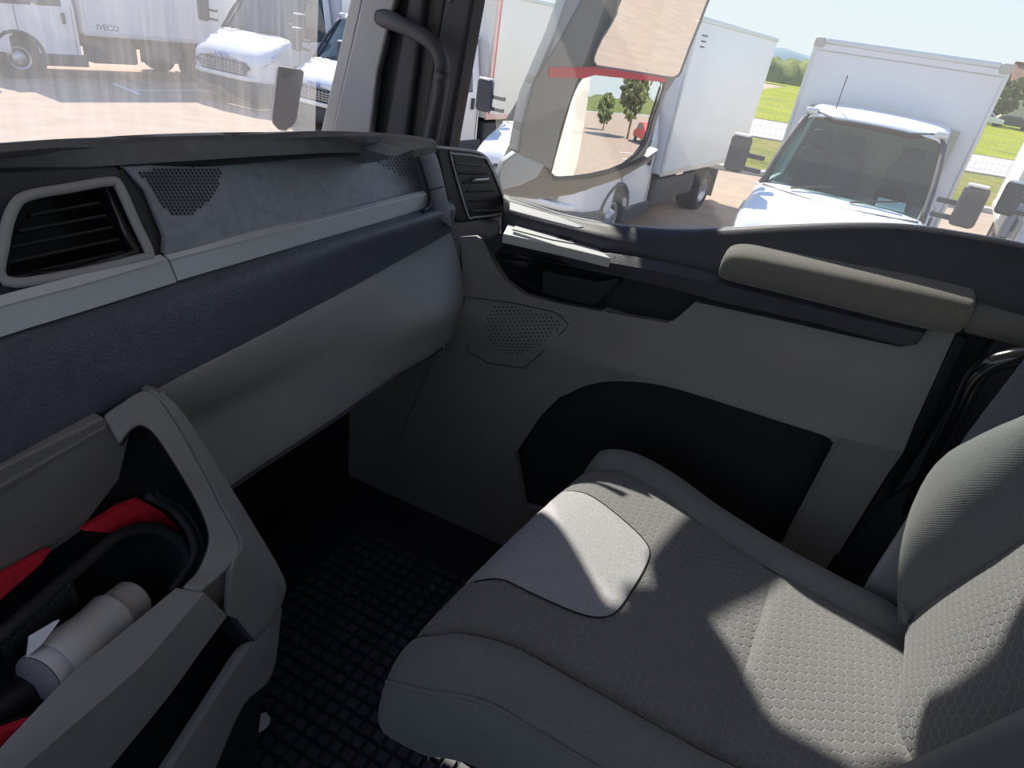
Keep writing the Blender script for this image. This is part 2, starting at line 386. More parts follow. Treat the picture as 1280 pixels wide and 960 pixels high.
# distant hedge, hills
def lumpy(name, p0, p1, h, d, m, n=60, seed=1, z0=0):
    rnd = random.Random(seed); a, b = V(*p0), V(*p1); dr = (b-a); s = V(-dr.y, dr.x, 0).normalized()
    rows = []
    for i in range(n+1):
        p = a+dr*(i/n); hh = h*(.72+.28*rnd.random())
        rows.append([p+V(0, 0, z0), p+s*d*.12+V(0, 0, z0+hh*.75), p+s*d*.5+V(0, 0, z0+hh), p+s*d*.9+V(0, 0, z0+hh*.7), p+s*d+V(0, 0, z0)])
    vs_ = [v for r in rows for v in r]; fs = [(i*5+j, (i+1)*5+j, (i+1)*5+j+1, i*5+j+1) for i in range(n) for j in range(4)]
    return link(name, pyd(vs_, fs), m)
tag(lumpy('hedge', (150, -60, 0), (118, 60, 0), 4.6, -14, M['hedge'], 120, 3), 'long pale green hedge across the far side of the field', 'hedge')
tag(lumpy('treeline', (330, -150, 0), (250, 190, 0), 6.5, -30, M['bush'], 160, 5), 'long dark treeline behind the hedge, under the hills', 'trees')
tag(lumpy('hill_ridge', (900, -700, 0), (700, 700, 0), 24, -200, M['hill'], 60, 9), kind='structure')
tag(lumpy('treeline', (60, -190, 0), (-140, -170, 0), 7, 12, M['bush'], 60, 15), 'low tree belt far behind the cab, seen in the lower mirror', 'trees')
def foliage(name, c, r, m, parent, n=260, seed=1):
    rnd = random.Random(seed); q = []
    for i in range(n):
        d = V(rnd.gauss(0, 1), rnd.gauss(0, 1), rnd.gauss(0, 1)).normalized(); f = rnd.random()**.4
        p = V(c[0]+d.x*r[0]*f, c[1]+d.y*r[1]*f, c[2]+d.z*r[2]*f); s = min(r)*.17*(.6+rnd.random())
        a = V(rnd.gauss(0, 1), rnd.gauss(0, 1), rnd.gauss(0, 1)).normalized(); b = a.cross(d).normalized(); cc = a.cross(b)
        q.append(([p+b*s, p+cc*s, p-b*s, p-cc*s, p+a*s*.5, p-a*s*.5], [(0, 1, 4), (1, 2, 4), (2, 3, 4), (3, 0, 4), (1, 0, 5), (2, 1, 5), (3, 2, 5), (0, 3, 5)]))
    o = joined(name, q, m, parent); return o
def tree(loc, h, r, label, seed, group=None):
    t = empty('tree', loc, 0, label, 'tree', group); x, y, z = loc
    tube('trunk', [V(x, y, z), V(x+.1, y, z+h*.3), V(x, y+.1, z+h*.7)], [h*.025, h*.018, h*.01], M['trunk'], t, k=2, n=8)
    tag(foliage('crown', (x, y, z+h*.6), (r, r, h*.42), M['bush'], t, 420, seed), kind='stuff')
tree((6.5, -34, 0), 7.5, 2.0, 'tall bushy tree at the far end of the lot, seen in the lower mirror', 4)
tree((3.4, -44, 0), 3.6, 1.3, 'small round tree left of the tall one in the lower mirror', 5)
tree((108, -16.0, 0), 6, 4.5, 'round green tree near the parked cars at the right edge of the photo', 6)
tree((132, -40, 0), 6, 5, 'darker tree behind the brown-roofed house at the right edge', 8)
hs = empty('house', (122, -25, 0), 0, 'house with brown roof beyond the field at the right edge', 'house')
box('wall', (122, -27, 2.2), (9, 14, 4.4), M['wallb'], hs, .05)
hexa('roof', [V(117, -19.5, 4.4), V(117, -34.5, 4.4), V(122, -34.5, 8), V(122, -19.5, 8)], (.6, 0, 0), M['roofb'], hs, .02)
hexa('roof', [V(127, -19.5, 4.4), V(127, -34.5, 4.4), V(122, -34.5, 8), V(122, -19.5, 8)], (-.6, 0, 0), M['roofb'], hs, .02)
for i, y in enumerate((-30, -24)): box('window', (117.45, y, 2.6), (.1, 1.6, 1.4), M['vglass'], hs, .01)
def parked_car(loc, rz, m, label, group='small cars parked beyond the field'):
    LOCAL[0] = True
    c = empty('car', loc, rz, label, 'car', group)
    q = [(-2.1, .35), (-2.1, .8), (-1.2, .95), (-.6, 1.42), (1.0, 1.42), (1.7, .98), (2.1, .9), (2.1, .35)]
    hexa('body', [V(x, -.85, z) for x, z in q], (0, 1.7, 0), m, c, .08)
    q = [(-1.05, .98), (-.55, 1.36), (.95, 1.36), (1.5, 1.0)]
    hexa('side_window', [V(x, -.87, z) for x, z in q], (0, 1.74, 0), M['vglass'], c, .02)
    for x in (-1.3, 1.3):
        for y in (-.8, .6): lathe('wheel', (x, y, .32), (0, 1, 0), [(0, .1), (0, .32), (.2, .32), (.2, .1)], M['tyre'], c, 16)
    LOCAL[0] = False
parked_car((98, -15.2, .1), R(80), M['white'], 'leftmost small white car parked beyond the field at right edge')
parked_car((100, -18.6, .1), R(75), M['vplas'], 'small dark car parked beyond the field between two pale ones')
parked_car((102, -21.8, .1), R(80), M['alu'], 'rightmost small silver car parked beyond the field at right edge')
# wire mesh fence along the verge, in front of the road
fn = empty('wire_fence', (24, 0, .06), 0, 'fine wire mesh fence standing in the grass verge before the road', 'fence')
q = []
FX = 23.0
def fp(y, z): return V(FX+K*y, y, z)
y = -16.0
while y < 7:
    q.append(([fp(y, .06), fp(y+.006, .06), fp(y+.006, 1.75), fp(y, 1.75)], [(0, 1, 2, 3)])); y += .16
z = .12
while z < 1.76:
    q.append(([fp(-16, z), fp(7, z), fp(7, z+.006), fp(-16, z+.006)], [(0, 1, 2, 3)])); z += .2
tag(joined('mesh_wire', q, M['alu'], fn), kind='stuff')
for i in range(9):
    p = fp(-15.6+2.6*i, .9); box('post', p, (.06, .06, 1.8), M['alu'], fn, .005)

# ------------------------------------------------------------------ vans
def van(x0, y0, az, s, label, box_label_mat='boxw', interior=False, badge=True, boxlen=4.15, red=False, group='parked white box vans', box_on=True):
    LOCAL[0] = True
    t = empty('box_van', (x0, y0, 0), R(az), label, 'van', group); t.scale = (s, s, s)
    W = M['white']
    # lower body: cross sections from bumper to cab rear
    def sec(x, zb, wb, zt, wt, cr_=.03):
        return [V(x, -wb*.96, zb), V(x, -wb, zb+.12), V(x, -wb, (zb+zt)/2+.05), V(x, -wb*.985, zt-.13), V(x, -wt, zt-.02), V(x, -wt*.5, zt+cr_*.7), V(x, 0, zt+cr_),
                V(x, wt*.5, zt+cr_*.7), V(x, wt, zt-.02), V(x, wb*.985, zt-.13), V(x, wb, (zb+zt)/2+.05), V(x, wb, zb+.12), V(x, wb*.96, zb)]
    S = [sec(-.02, .44, .62, .86, .48), sec(.02, .42, .78, .93, .62), sec(.12, .42, .90, 1.02, .72), sec(.35, .42, .97, 1.14, .80), sec(.62, .42, .99, 1.24, .86), sec(.82, .42, 1.0, 1.31, .92)]
    sheet('bonnet', S, W, t, k=2, kr=3, solid=.02, bevel=0)
    hexa('nose_panel', [p+V(.03, 0, 0) for p in S[0]], (.04, 0, 0), W, t, .01)
    SR = [sec(.82, .42, 1.0, 1.31, .955, 0), sec(1.4, .42, 1.0, 1.33, .96, 0), sec(2.08, .42, 1.0, 1.33, .96, 0)]
    for sgn in (-1, 1):
        pts = [V(.80, sgn*.995, .42), V(.80, sgn*.99, 1.28), V(2.08, sgn*.97, 1.33), V(2.08, sgn*1.0, .42), V(1.32, sgn*1.0, .42), V(1.28, sgn*1.0, .66), V(1.12, sgn*1.0, .80), V(.93, sgn*1.0, .80), V(.82, sgn*1.0, .72)]
        d = hexa('door', pts, (0, -sgn*.06, 0), W, t, .008)
        box('door_handle', (1.84, sgn*1.005, 1.12), (.07, .04, .20), M['vplas'], d, .015)
        box('seam', (2.0, sgn*1.003, .88), (.008, .006, .9), M['seam'], d, 0)
        box('seam', (1.0, sgn*1.003, 1.05), (.008, .006, .5), M['seam'], d, 0)
        box('sill', (1.7, sgn*.97, .36), (.95, .12, .22), M['vplas'], t, .02)
        # arch, wheel
        lathe('wheel_arch', (.95, sgn*.80, .40), (0, sgn, 0), [(0, .44), (.215, .46), (.215, .40), (0, .38)], M['vplas'], t, 28)
        wl = lathe('wheel', (.95, sgn*.78, .36), (0, sgn, 0), [(0, .20), (0, .33), (.03, .36), (.17, .36), (.20, .33), (.2, .22), (.16, .21)], M['tyre'], t, 32)
        lathe('rim', (.95, sgn*.78, .36), (0, sgn, 0), [(.1, .04), (.1, .21), (.19, .215), (.195, .19), (.15, .17), (.15, .12), (.22, .10), (.22, .02)], M['rim'], wl, 28)
        wl = lathe('wheel', (4.7, sgn*.62, .36), (0, sgn, 0), [(0, .20), (0, .33), (.03, .36), (.36, .36), (.39, .33), (.39, .22), (.3, .21)], M['tyre'], t, 32)
        lathe('rim', (4.7, sgn*.62, .36), (0, sgn, 0), [(.25, .04), (.25, .2), (.38, .215), (.385, .19), (.3, .17), (.27, .10), (.32, .09), (.32, .02)], M['rim'], wl, 28)
        box('mudguard', (5.25, sgn*.85, .45), (.04, .34, .5), M['vplas'], t, .01)
        # headlamp, fog lamp
        h = sheet('headlamp', [[V(.02, sgn*.50, .86), V(.05, sgn*.70, .90), V(.22, sgn*.90, .97), V(.52, sgn*.985, 1.09)],
                               [V(-.02, sgn*.50, .77), V(.01, sgn*.70, .77), V(.13, sgn*.92, .80), V(.45, sgn*.998, 1.0)]], M['lamp'], t, k=3, kr=2, solid=.03, bevel=0)
        box('indicator', (.04, sgn*.60, .34), (.06, .16, .05), M['amber'], t, .01)
        # door mirror on two arms
        mr = box('wing_mirror', (.70, sgn*1.29, 1.58), (.14, .25, .44), M['vplas'], t, .05)
        box('mirror_cap', (.70, sgn*1.29, 1.80), (.13, .20, .03), W, mr, .015)
        for zz in (1.42, 1.58): box('mirror_arm', (.76, sgn*1.10, zz), (.06, .26, .055), M['vplas'], mr, .01)
        # pillars and side window
        a, b = V(.84, sgn*.93, 1.29), V(1.46, sgn*.80, 2.08)
        tube('pillar', [a, a.lerp(b, .5)+V(-.02, sgn*.02, 0), b], .036, M['vplas'], t, k=4, n=8)
        hexa('rear_pillar', [V(1.86, sgn*.965, 1.3), V(2.08, sgn*.965, 1.3), V(2.08, sgn*.80, 2.12), V(1.90, sgn*.80, 2.12)], (0, -sgn*.05, 0), W, t, .01)
        if interior: sw = hexa('side_window', [V(.98, sgn*.955, 1.34), V(1.87, sgn*.955, 1.33), V(1.9, sgn*.80, 2.08), V(1.50, sgn*.80, 2.06)], (0, -sgn*.008, 0), M['wglass'], t, 0)
        else: sw = hexa('side_window', [V(.98, sgn*.955, 1.34), V(1.87, sgn*.955, 1.33), V(1.9, sgn*.80, 2.08), V(1.50, sgn*.80, 2.06)], (0, -sgn*.02, 0), M['vglass'], t, .004)
        lo = box('roof_lamp', (1.50, sgn*.74, 2.17), (.14, .15, .08), M['alu'], t, .025)
    # bumper, grille
    B = []
    for x, wd in ((-.06, .62), (.0, .85), (.2, .98), (.55, 1.01)):
        B.append([V(x, -wd, .20), V(x-.02, -wd, .47)]); 
    for sgn_x in (0,):
        prof = [(-.10, 0), (-.09, .45), (-.03, .78), (.12, .95), (.55, 1.01)]
        low = [V(x+.06, -y, .18) for x, y in prof[::-1]]+[V(x+.06, y, .18) for x, y in prof[1:]]
        mid = [V(x, -y, .33) for x, y in prof[::-1]]+[V(x, y, .33) for x, y in prof[1:]]
        top = [V(x+.02, -y, .52) for x, y in prof[::-1]]+[V(x+.02, y, .52) for x, y in prof[1:]]
        sheet('bumper', [low, mid, top], M['vplas'], t, k=2, kr=3, solid=.04, bevel=0)
        b2 = [V(x-.03, -y*.93, .52) for x, y in prof[-2::-1]]+[V(x-.03, y*.93, .52) for x, y in prof[1:-1]]
        b3 = [V(x-.03, -y*.93, .60) for x, y in prof[-2::-1]]+[V(x-.03, y*.93, .60) for x, y in prof[1:-1]]
        sheet('bumper_blade', [b2, b3], W, t, k=2, kr=2, solid=.03, bevel=0)
    hexa('grille', [V(-.085, -.50, .60), V(-.085, .50, .60), V(-.065, .72, .74), V(-.05, .60, .84), V(-.05, -.60, .84), V(-.065, -.72, .74)], (.05, 0, 0), M['vplas'], t, .01)
    q = [boxd((-.085, 0, .645+.045*i), (.012, 1.16, .014)) for i in range(4)]+[boxd((-.085, -.5+.1*i, .72), (.012, .014, .20)) for i in range(11)]
    joined('grille_bar', q, M['rim'], t)
    if badge: text('badge', 'IVECO', .13, M['badge'], t, frame((-.052, 0, .895), (0, -1, 0), (.25, 0, 1)), .006)
    # windscreen frame and glass
    wb_, wt_ = [V(.86, -.90, 1.27), V(.74, -.5, 1.26), V(.69, 0, 1.25), V(.74, .5, 1.26), V(.86, .90, 1.27)], [V(1.47, -.78, 2.09), V(1.40, -.42, 2.11), V(1.38, 0, 2.12), V(1.40, .42, 2.11), V(1.47, .78, 2.09)]
    if interior:
        sheet('windscreen', [wb_, wt_], M['wglass'], t, k=3, kr=2, solid=0, bevel=0)
        tube('windscreen_seal', wb_+wt_[::-1], .034, M['dark'], t, k=3, n=6, closed=True, spline=True)
    else:
        sheet('windscreen', [wb_, wt_], M['vglass'], t, k=3, kr=2, solid=.01, bevel=0)
    sheet('scuttle', [[p+V(-.10, 0, .015) for p in wb_], [p+V(.04, 0, .035) for p in wb_]], M['vplas'], t, k=3, kr=2, solid=.012, bevel=0)
    for yy, y2 in ((.55, .05), (-.15, -.62)):
        wp = tube('wiper', [V(.72, yy, 1.33), V(.80, (yy+y2)/2, 1.39), V(.86, y2+.0, 1.44)], .012, M['dark'], t, k=3, n=6)
    # roof
    rf = []
    for x, z, wd in ((1.42, 2.12, .77), (1.52, 2.19, .79), (1.75, 2.24, .80), (2.08, 2.26, .80)):
        rf.append([V(x+.05, -wd, z-.06), V(x+.01, -wd*.9, z-.005), V(x-.02, -wd*.45, z+.02), V(x-.035, 0, z+.025), V(x-.02, wd*.45, z+.02), V(x+.01, wd*.9, z-.005), V(x+.05, wd, z-.06)])
    sheet('roof', rf, W, t, k=3, kr=3, solid=.02, bevel=0)
    tube('antenna', [V(1.60, .50, 2.2), V(1.52, .49, 2.42), V(1.44, .48, 2.62)], .006, M['dark'], t, k=2, n=6)
    if interior:
        box('cab_lining', (2.08, 0, 1.75), (.02, 1.8, .95), M['vwall'], t, .005)
        box('cab_floor', (1.5, 0, 1.0), (1.2, 1.85, .05), M['vdash'], t, 0)
        sheet('dashboard', [[V(.80, -.85, 1.28), V(.74, 0, 1.28), V(.80, .85, 1.28)], [V(1.10, -.85, 1.30), V(1.06, 0, 1.30), V(1.10, .85, 1.30)], [V(1.12, -.85, 1.05), V(1.1, 0, 1.05), V(1.12, .85, 1.05)]], M['vdash'], t, k=3, kr=3)
        for yy, wd in ((-.52, .42), (.18, .42), (.58, .36)):
            sb = box('seat_back', (1.78, yy, 1.42), (.16, wd, .66), M['seatv'], t, .06)
            box('head_rest', (1.80, yy, 1.86), (.12, .26, .20), M['seatv'], sb, .04)
        lathe('steering_wheel', (1.25, -.5, 1.42), (.8, 0, .5), [(0, .17), (.02, .19), (.03, .17), (.01, .155)], M['dark'], t, 24)
        hexa('paper_note', [V(.90, -.40, 1.335), V(.90, -.72, 1.335), V(.985, -.70, 1.425), V(.985, -.40, 1.425)], (.002, 0, 0), M['paper'], t, 0)
    # chassis, tank
    for sgn in (-1, 1): box('chassis_rail', (4.1, sgn*.38, .68), (4.4, .08, .2), M['vplas'], t, .01)
    box('tank', (2.75, -.80, .55), (.95, .42, .45), M['vplas'], t, .05)
    box('side_guard', (3.75, -.93, .56), (.85, .05, .35), M['vplas'], t, .01)
    if box_on:
        L = boxlen; x1 = 2.15+L; bm_ = M[box_label_mat]
        bx = box('cargo_box', (2.15+L/2, 0, 1.93), (L, 2.2, 2.12), bm_, t, .02)
        for sgn in (-1, 1):
            box('edge_rail', (2.15+L/2, sgn*1.09, 2.97), (L, .07, .07), M['alu'], bx, .02)
            box('edge_rail', (2.15+L/2, sgn*1.095, .90), (L, .05, .10), M['alu'] if not red else M['pinkp'], bx, .01)
            box('corner_cap', (2.17, sgn*1.06, 2.95), (.10, .14, .12), M['aluc'], bx, .03)
            box('edge_post', (2.165, sgn*1.095, 1.93), (.06, .05, 2.0), M['pinkp'] if red else M['alu'], bx, .015)
            if red: box('marker_strip', (2.25, sgn*1.105, 1.93), (.035, .012, 2.0), M['redp'], bx, .003)
        box('edge_rail', (2.16, 0, 2.97), (.06, 2.0, .07), M['alu'], bx, .02)
        box('front_seam', (2.146, 0, 2.86), (.008, 2.1, .008), M['aluc'], bx, 0)
    LOCAL[0] = False
    return t
vA = van(8.35, 17.25, -9, 1.10, 'white box van with wheel and tank showing, far left through the dusty windscreen')
vB = van(11.62, 12.7, -1, 1.14, 'front-facing white van with dark grille, left of the grey hanging windscreen tag', interior=False)
vC = van(11.2, 9.75, -6, 1.0, 'white van mostly hidden, peeping between the windscreen tag and the pillar')
vE = van(9.9, 7.55, -9, 1.0, 'cream box van with a thin red edge strip, just right of the dark pillar', box_label_mat='boxc', red=True)
vD = van(8.15, 3.56, -9, 1.0, 'white box van partly behind the cab mirrors, its side and wheels showing')
vF = van(7.88, -.18, -8.3, .985, 'white box van facing the side window, seats visible through its windscreen', interior=True)
vG = van(9.7, -3.45, -8, .95, 'pale van at the right edge of the photo, only a corner showing', interior=False, badge=False)
LOCAL[0] = True
# small lettering low on the side of the first box, and marks high on the side of van D
text('lettering', 'IVECO', .16, M['navy'], vA, frame((2.62, -1.106, 1.02), (1, 0, 0), (0, 0, 1)), .003)
for i in range(3): box('side_mark', (2.5, -1.103, 2.78-.07*i), (.22-.03*i, .008, .022), M['navy'], vD, 0)
LOCAL[0] = False

# ------------------------------------------------------------------ own cab, exterior and shell (the room)
XD = 1.40
def struct(o): return tag(o, kind='structure')
struct(hexa('floor', [V(-.9, -1.1, 1.13), V(1.42, -1.1, 1.13), V(1.42, 1.15, 1.13), V(-.9, 1.15, 1.13)], (0, 0, -.05), M['dark'], None, 0))
struct(box('wall_front', (.26, 1.13, 1.63), (2.32, .06, 1.1), M['dark'], None, .005))
struct(box('wall_rear', (.26, -1.12, 2.1), (2.32, .05, 2.0), M['ceil'], None, .005))
struct(box('wall_right', (1.44, .93, 1.61), (.05, .54, 1.02), M['door'], None, .01))
struct(box('trim_10', (-.92, 1.1, 2.6), (.06, .2, 1.0), M['pillar'], None, .02))
struct(box('trim_11', (-.92, -.98, 2.6), (.06, .24, 1.0), M['pillar'], None, .02))
struct(box('ceiling', (.26, 0, 3.13), (2.36, 2.6, .06), M['ceil'], None, .01))
struct(box('trim_3', (.26, 1.20, 2.97), (2.36, .08, .26), M['ceil'], None, .01))           # unseen windscreen header, set low to keep the sun off the dash
struct(hexa('trim_4', [V(1.42, y, z) for y, z in ((.95, 3.1), (.95, 2.80), (.80, 2.778), (.71, 2.738), (.53, 2.80), (.42, 2.79), (.314, 2.712), (.240, 2.702), (.231, 2.87), (.19, 2.93), (-.5, 2.95), (-.5, 3.1))], (.02, 0, 0), M['pillar'], None, .002))     # header over the door window; added stepped edge blocks sun to shape seat patches
struct(box('wall_left', (-.93, -.05, 1.635), (.05, 2.2, 1.03), M['door'], None, .01))
# windscreen
wsg = struct(hexa('window_1', [V(-.93, 1.215, 2.12), V(1.39, 1.215, 2.12), V(1.39, 1.185, 2.86), V(-.93, 1.185, 2.86)], (0, .005, 0), M['glassw'], None, 0, False))
# grey service tag hung on the glass
def GW(px, py): return GP(px, py, (0, 1.195, 2.2), (0, 1, .045))
tg = [GW(*p) for p in ((349, 83), (377, 87), (380, 90), (379, 98), (371, 148), (366, 157), (357, 163), (349, 162), (342, 155), (340, 147), (341, 138), (347, 88))]
c0 = sum(tg, V(0, 0, 0))/len(tg)
st = empty('windscreen_tag', c0, 0, 'small grey rounded tag stuck on the windscreen beside the pillar', 'sticker')
hexa('tag_plate', tg, (0, .004, 0), M['tagm'], st, .0005)
tube('tag_edge', [p+V(0, -.001, 0) for p in tg[4:]+tg[:1]], .0007, M['paper'], st, k=3, n=6)
def gtext(body, px, py, sz):
    p = GW(px, py)+V(0, -.003, 0); xx = GW(px+20, py+2.4)-GW(px, py); yy = GW(px+1, py-20)-GW(px, py)
    return text('lettering', body, sz, M['alu'], st, frame(p, xx, yy), .0003)
gtext('BREMSEN', 363, 91, .0095); gtext('0057', 357, 96.5, .0085)
for px, py in ((349, 133), (367, 135), (364, 149)): lathe('rivet', GW(px, py)+V(0, -.001, 0), (0, -1, 0), [(0, .0025), (.0012, .0022)], M['alu'], st, 12)

# --- right front pillar: the pale edge, blue grey inner trim, dark channel, black column, door frame
plr = empty('trim_5', (1.40, 1.0, 2.2), 0); tag(plr, kind='structure')
def pcol(name, pts, x, ext, m, bevel=.004): return hexa(name, [GX(a, b, x) for a, b in pts], ext, m, plr, bevel)
pcol('pillar_edge', [(399, 174), (414, 174), (452, 0), (462, -44), (448, -44), (438, 0)], 1.37, (.05, .02, 0), M['pillarlite'])
pcol('pillar_trim', [(412, 176), (462, 176), (472, 90), (495, -5), (502, -44), (462, -44), (452, 0)], 1.355, (.05, .02, 0), M['pillar'], .008)
pcol('pillar_channel', [(458, 178), (482, 178), (512, 0), (520, -44), (500, -44), (493, 0)], 1.395, (.04, 0, 0), M['dark'])
pcol('pillar_column', [(478, 180), (507, 182), (530, 0), (536, -44), (517, -44), (509, 0)], 1.37, (.05, 0, 0), M['char'], .01)
pcol('pillar_seal', [(504, 182), (528, 184), (556, 0), (562, -44), (535, -44), (529, 0)], 1.39, (.05, 0, 0), M['dark'], .006)
pcol('door_frame', [(524, 184), (556, 189), (590, 0), (596, -44), (608, -150), (616, -300), (570, -300), (560, -44), (555, 0)], 1.375, (.06, 0, 0), M['char'], .008)
pcol('frame_seal', [(551, 188), (560, 191), (593, 0), (599, -44), (612, -150), (620, -300), (606, -300), (595, -44), (587, 0)], 1.38, (.05, 0, 0), M['rubber'], .003)
lathe('frame_bolt', GX(563, 1, 1.374), (-1, 0, 0), [(0, .004), (.003, .0035)], M['gloss'], plr, 12)
# pillars go on up to the roof
struct(box('trim_6', (1.41, 1.06, 2.86), (.08, .36, .5), M['pillar'], None, .02, Matrix.Rotation(R(0), 3, 'X')))

# ------------------------------------------------------------------ grab handle on the pillar
gh = empty('grab_handle', GX(540, 100, 1.33), 0, 'dark curved grab handle mounted on the right front pillar', 'handle')
tube('grip', [GX(478, 22, 1.37), GX(492, 27, 1.345), GX(515, 38, 1.325), GX(536, 50, 1.315), GX(549, 66, 1.312), GX(553, 88, 1.312), GX(549, 125, 1.315), GX(541, 165, 1.325), GX(535, 200, 1.33)],
     [.021, .019, .016, .0165, .0165, .0165, .016, .0165, .017], M['char'], gh, k=8, n=16)
lathe('mount', GX(481, 24, 1.362), (1, .1, 0), [(0, .020), (.004, .027), (.02, .03)], M['dark'], gh, 20)

# ------------------------------------------------------------------ dashboard
db = empty('dashboard', (.5, .95, 1.9), 0, 'wide blue grey truck dashboard with silver trim strip and glovebox front', 'dashboard')
crest = ZS(2.36, (-420, 226), (-160, 204), (0, 191), (100, 181), (200, 175), (300, 172), (400, 171), (470, 175), (510, 180), (541, 187))
lip = ZS(2.337, (-420, 270), (-160, 233), (0, 215), (100, 209), (200, 204), (300, 197), (400, 190), (470, 187), (510, 187), (535, 188))
back = [V(p.x+.02, 1.19, 2.15) for p in crest]; back[-1] = V(1.36, 1.19, 2.15); back[-2] = V(1.30, 1.19, 2.15)
mid = [a.lerp(b, .5)+V(0, 0, .012) for a, b in zip(crest, lip)]
sheet('dash_top', [back, [p+V(0, .10, -.034) for p in crest], crest, mid, lip], M['roll'], db, k=4, kr=4, solid=.012)
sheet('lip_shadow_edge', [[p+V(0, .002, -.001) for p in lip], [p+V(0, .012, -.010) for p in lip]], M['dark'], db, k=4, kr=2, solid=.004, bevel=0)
# speaker-cloth panel
P1 = (.6, .692, 2.235); PN = (0, .88, -.42)
def pp(*pts, o=0): return [GP(a, b, P1, (-.02, 1, -.45)) + V(0, -o, 0) for a, b in pts]
mp = hexa('cloth_panel', pp((156, 209), (200, 205), (300, 198), (400, 191), (470, 188), (514, 187), (522, 197), (534, 240), (400, 274), (207, 319), (208, 297), (182, 238)), (0, .02, 0), M['meshp'], db, .002)
def dots(name, poly, parent, mfn, stepx, stepy, r, m, x0, x1, y0, y1):
    q = []
    j = 0; yy = y0
    while yy < y1:
        xx = x0+(stepx/2 if j % 2 else 0)
        while xx < x1:
            ins = False
            for i in range(len(poly)):
                a, b = poly[i], poly[i-1]
                if (a[1] > yy) != (b[1] > yy) and xx < (b[0]-a[0])*(yy-a[1])/(b[1]-a[1])+a[0]: ins = not ins
            if ins:
                c, ux, uy = mfn(xx, yy); v = [c+ux*r*math.cos(k*math.pi/3)+uy*r*math.sin(k*math.pi/3) for k in range(6)]
                q.append((v, [(0, 1, 2, 3, 4, 5)]))
            xx += stepx
        yy += stepy; j += 1
    return tag(joined(name, q, m, parent), kind='stuff')
nrm = V(-.02, 1, -.45).normalized(); ux_ = V(1, 0, 0); uy_ = nrm.cross(ux_).normalized()
mf = lambda x, y: (GP(x, y, P1, (-.02, 1, -.45))-nrm*.0008, ux_, uy_)
dots('perforation', [(172, 214), (240, 208), (276, 212), (272, 240), (240, 268), (212, 270), (196, 245)], mp, mf, 5, 4.2, .0022, M['dot'], 160, 290, 200, 280)
dots('perforation', [(455, 192), (508, 190), (520, 225), (498, 220), (478, 208)], mp, mf, 4.5, 3.8, .0022, M['dot'], 450, 525, 188, 230)
# silver strips
sheet('trim_strip', [ZS(2.237, (208, 320), (300, 297), (400, 272), (470, 255), (531, 240)), ZS(2.229, (209, 326), (300, 303), (400, 278), (470, 260), (532, 244)), ZS(2.203, (219, 351), (300, 327), (400, 297), (470, 277), (535, 257))], M['silver'], db, k=4, kr=3, solid=.012, off=0)
sheet('trim_strip', [ZS(2.237, (-420, 505), (-160, 422), (0, 376), (100, 350), (205, 321)), ZS(2.229, (-420, 516), (-160, 431), (0, 384), (100, 357), (207, 328)), ZS(2.203, (-420, 575), (-160, 474), (0, 420), (100, 389), (217, 352))], M['silver'], db, k=4, kr=3, solid=.012, off=0)
# padded band below the strips
top = ZS(2.198, (-420, 580), (-160, 482), (0, 427), (110, 390), (218, 357), (320, 325), (400, 301), (470, 281), (536, 261), (556, 252))
md1 = [p+V(0, -.022, -.008) for p in top]
bot = ZS(2.1, (-420, 815), (-160, 664), (0, 577), (95, 530), (190, 486), (300, 430), (440, 357), (510, 318), (548, 297), (562, 289))
md2 = [a.lerp(b, .55)+V(0, -.012, 0) for a, b in zip(top, bot)]
sheet('padded_band', [[p+V(0, .016, .002) for p in top], top, md1, md2, bot, [p+V(0, .02, -.004) for p in bot]], M['leather'], db, k=4, kr=4, solid=.01, bevel=0)
# right end of the dash: pad that closes the strip and rises to the top roll
def pady(P, q): return [GY(a, b, y) for (a, b), y in zip(P, q)]
YQ = (.700, .688, .678, .671, .669)
pL, pR = ((517, 183), (526, 203), (534, 228), (540, 250), (541, 270)), ((534, 181), (545, 197), (554, 230), (561, 262), (564, 286))
pM = [((a[0]+b[0])/2, (a[1]+b[1])/2) for a, b in zip(pL, pR)]
c0_, c1_, c2_ = pady(pL, YQ), [p+V(0, -.006, 0) for p in pady(pM, YQ)], pady(pR, YQ)
sheet('end_pad', [[p+V(0, .02, 0) for p in c0_], c0_, c1_, c2_, [p+V(.004, .03, 0) for p in c2_], [p+V(.006, .09, 0) for p in c2_]], M['leather'], db, k=5, kr=3, solid=.004)
tube('panel_groove', [GZ(400, 188, 2.338), GZ(470, 185, 2.338), GY(508, 186, .712), GY(522, 196, .692), GY(530, 218, .682), GY(536, 240, .674), GY(537, 256, .670), GY(528, 264, .668)], .0038, M['dark'], db, k=5, n=8)
tube('pad_seam', [GY(536, 238, .667), GY(545, 236, .664), GY(555, 233, .670)], .0012, M['seam'], db, k=3, n=6)
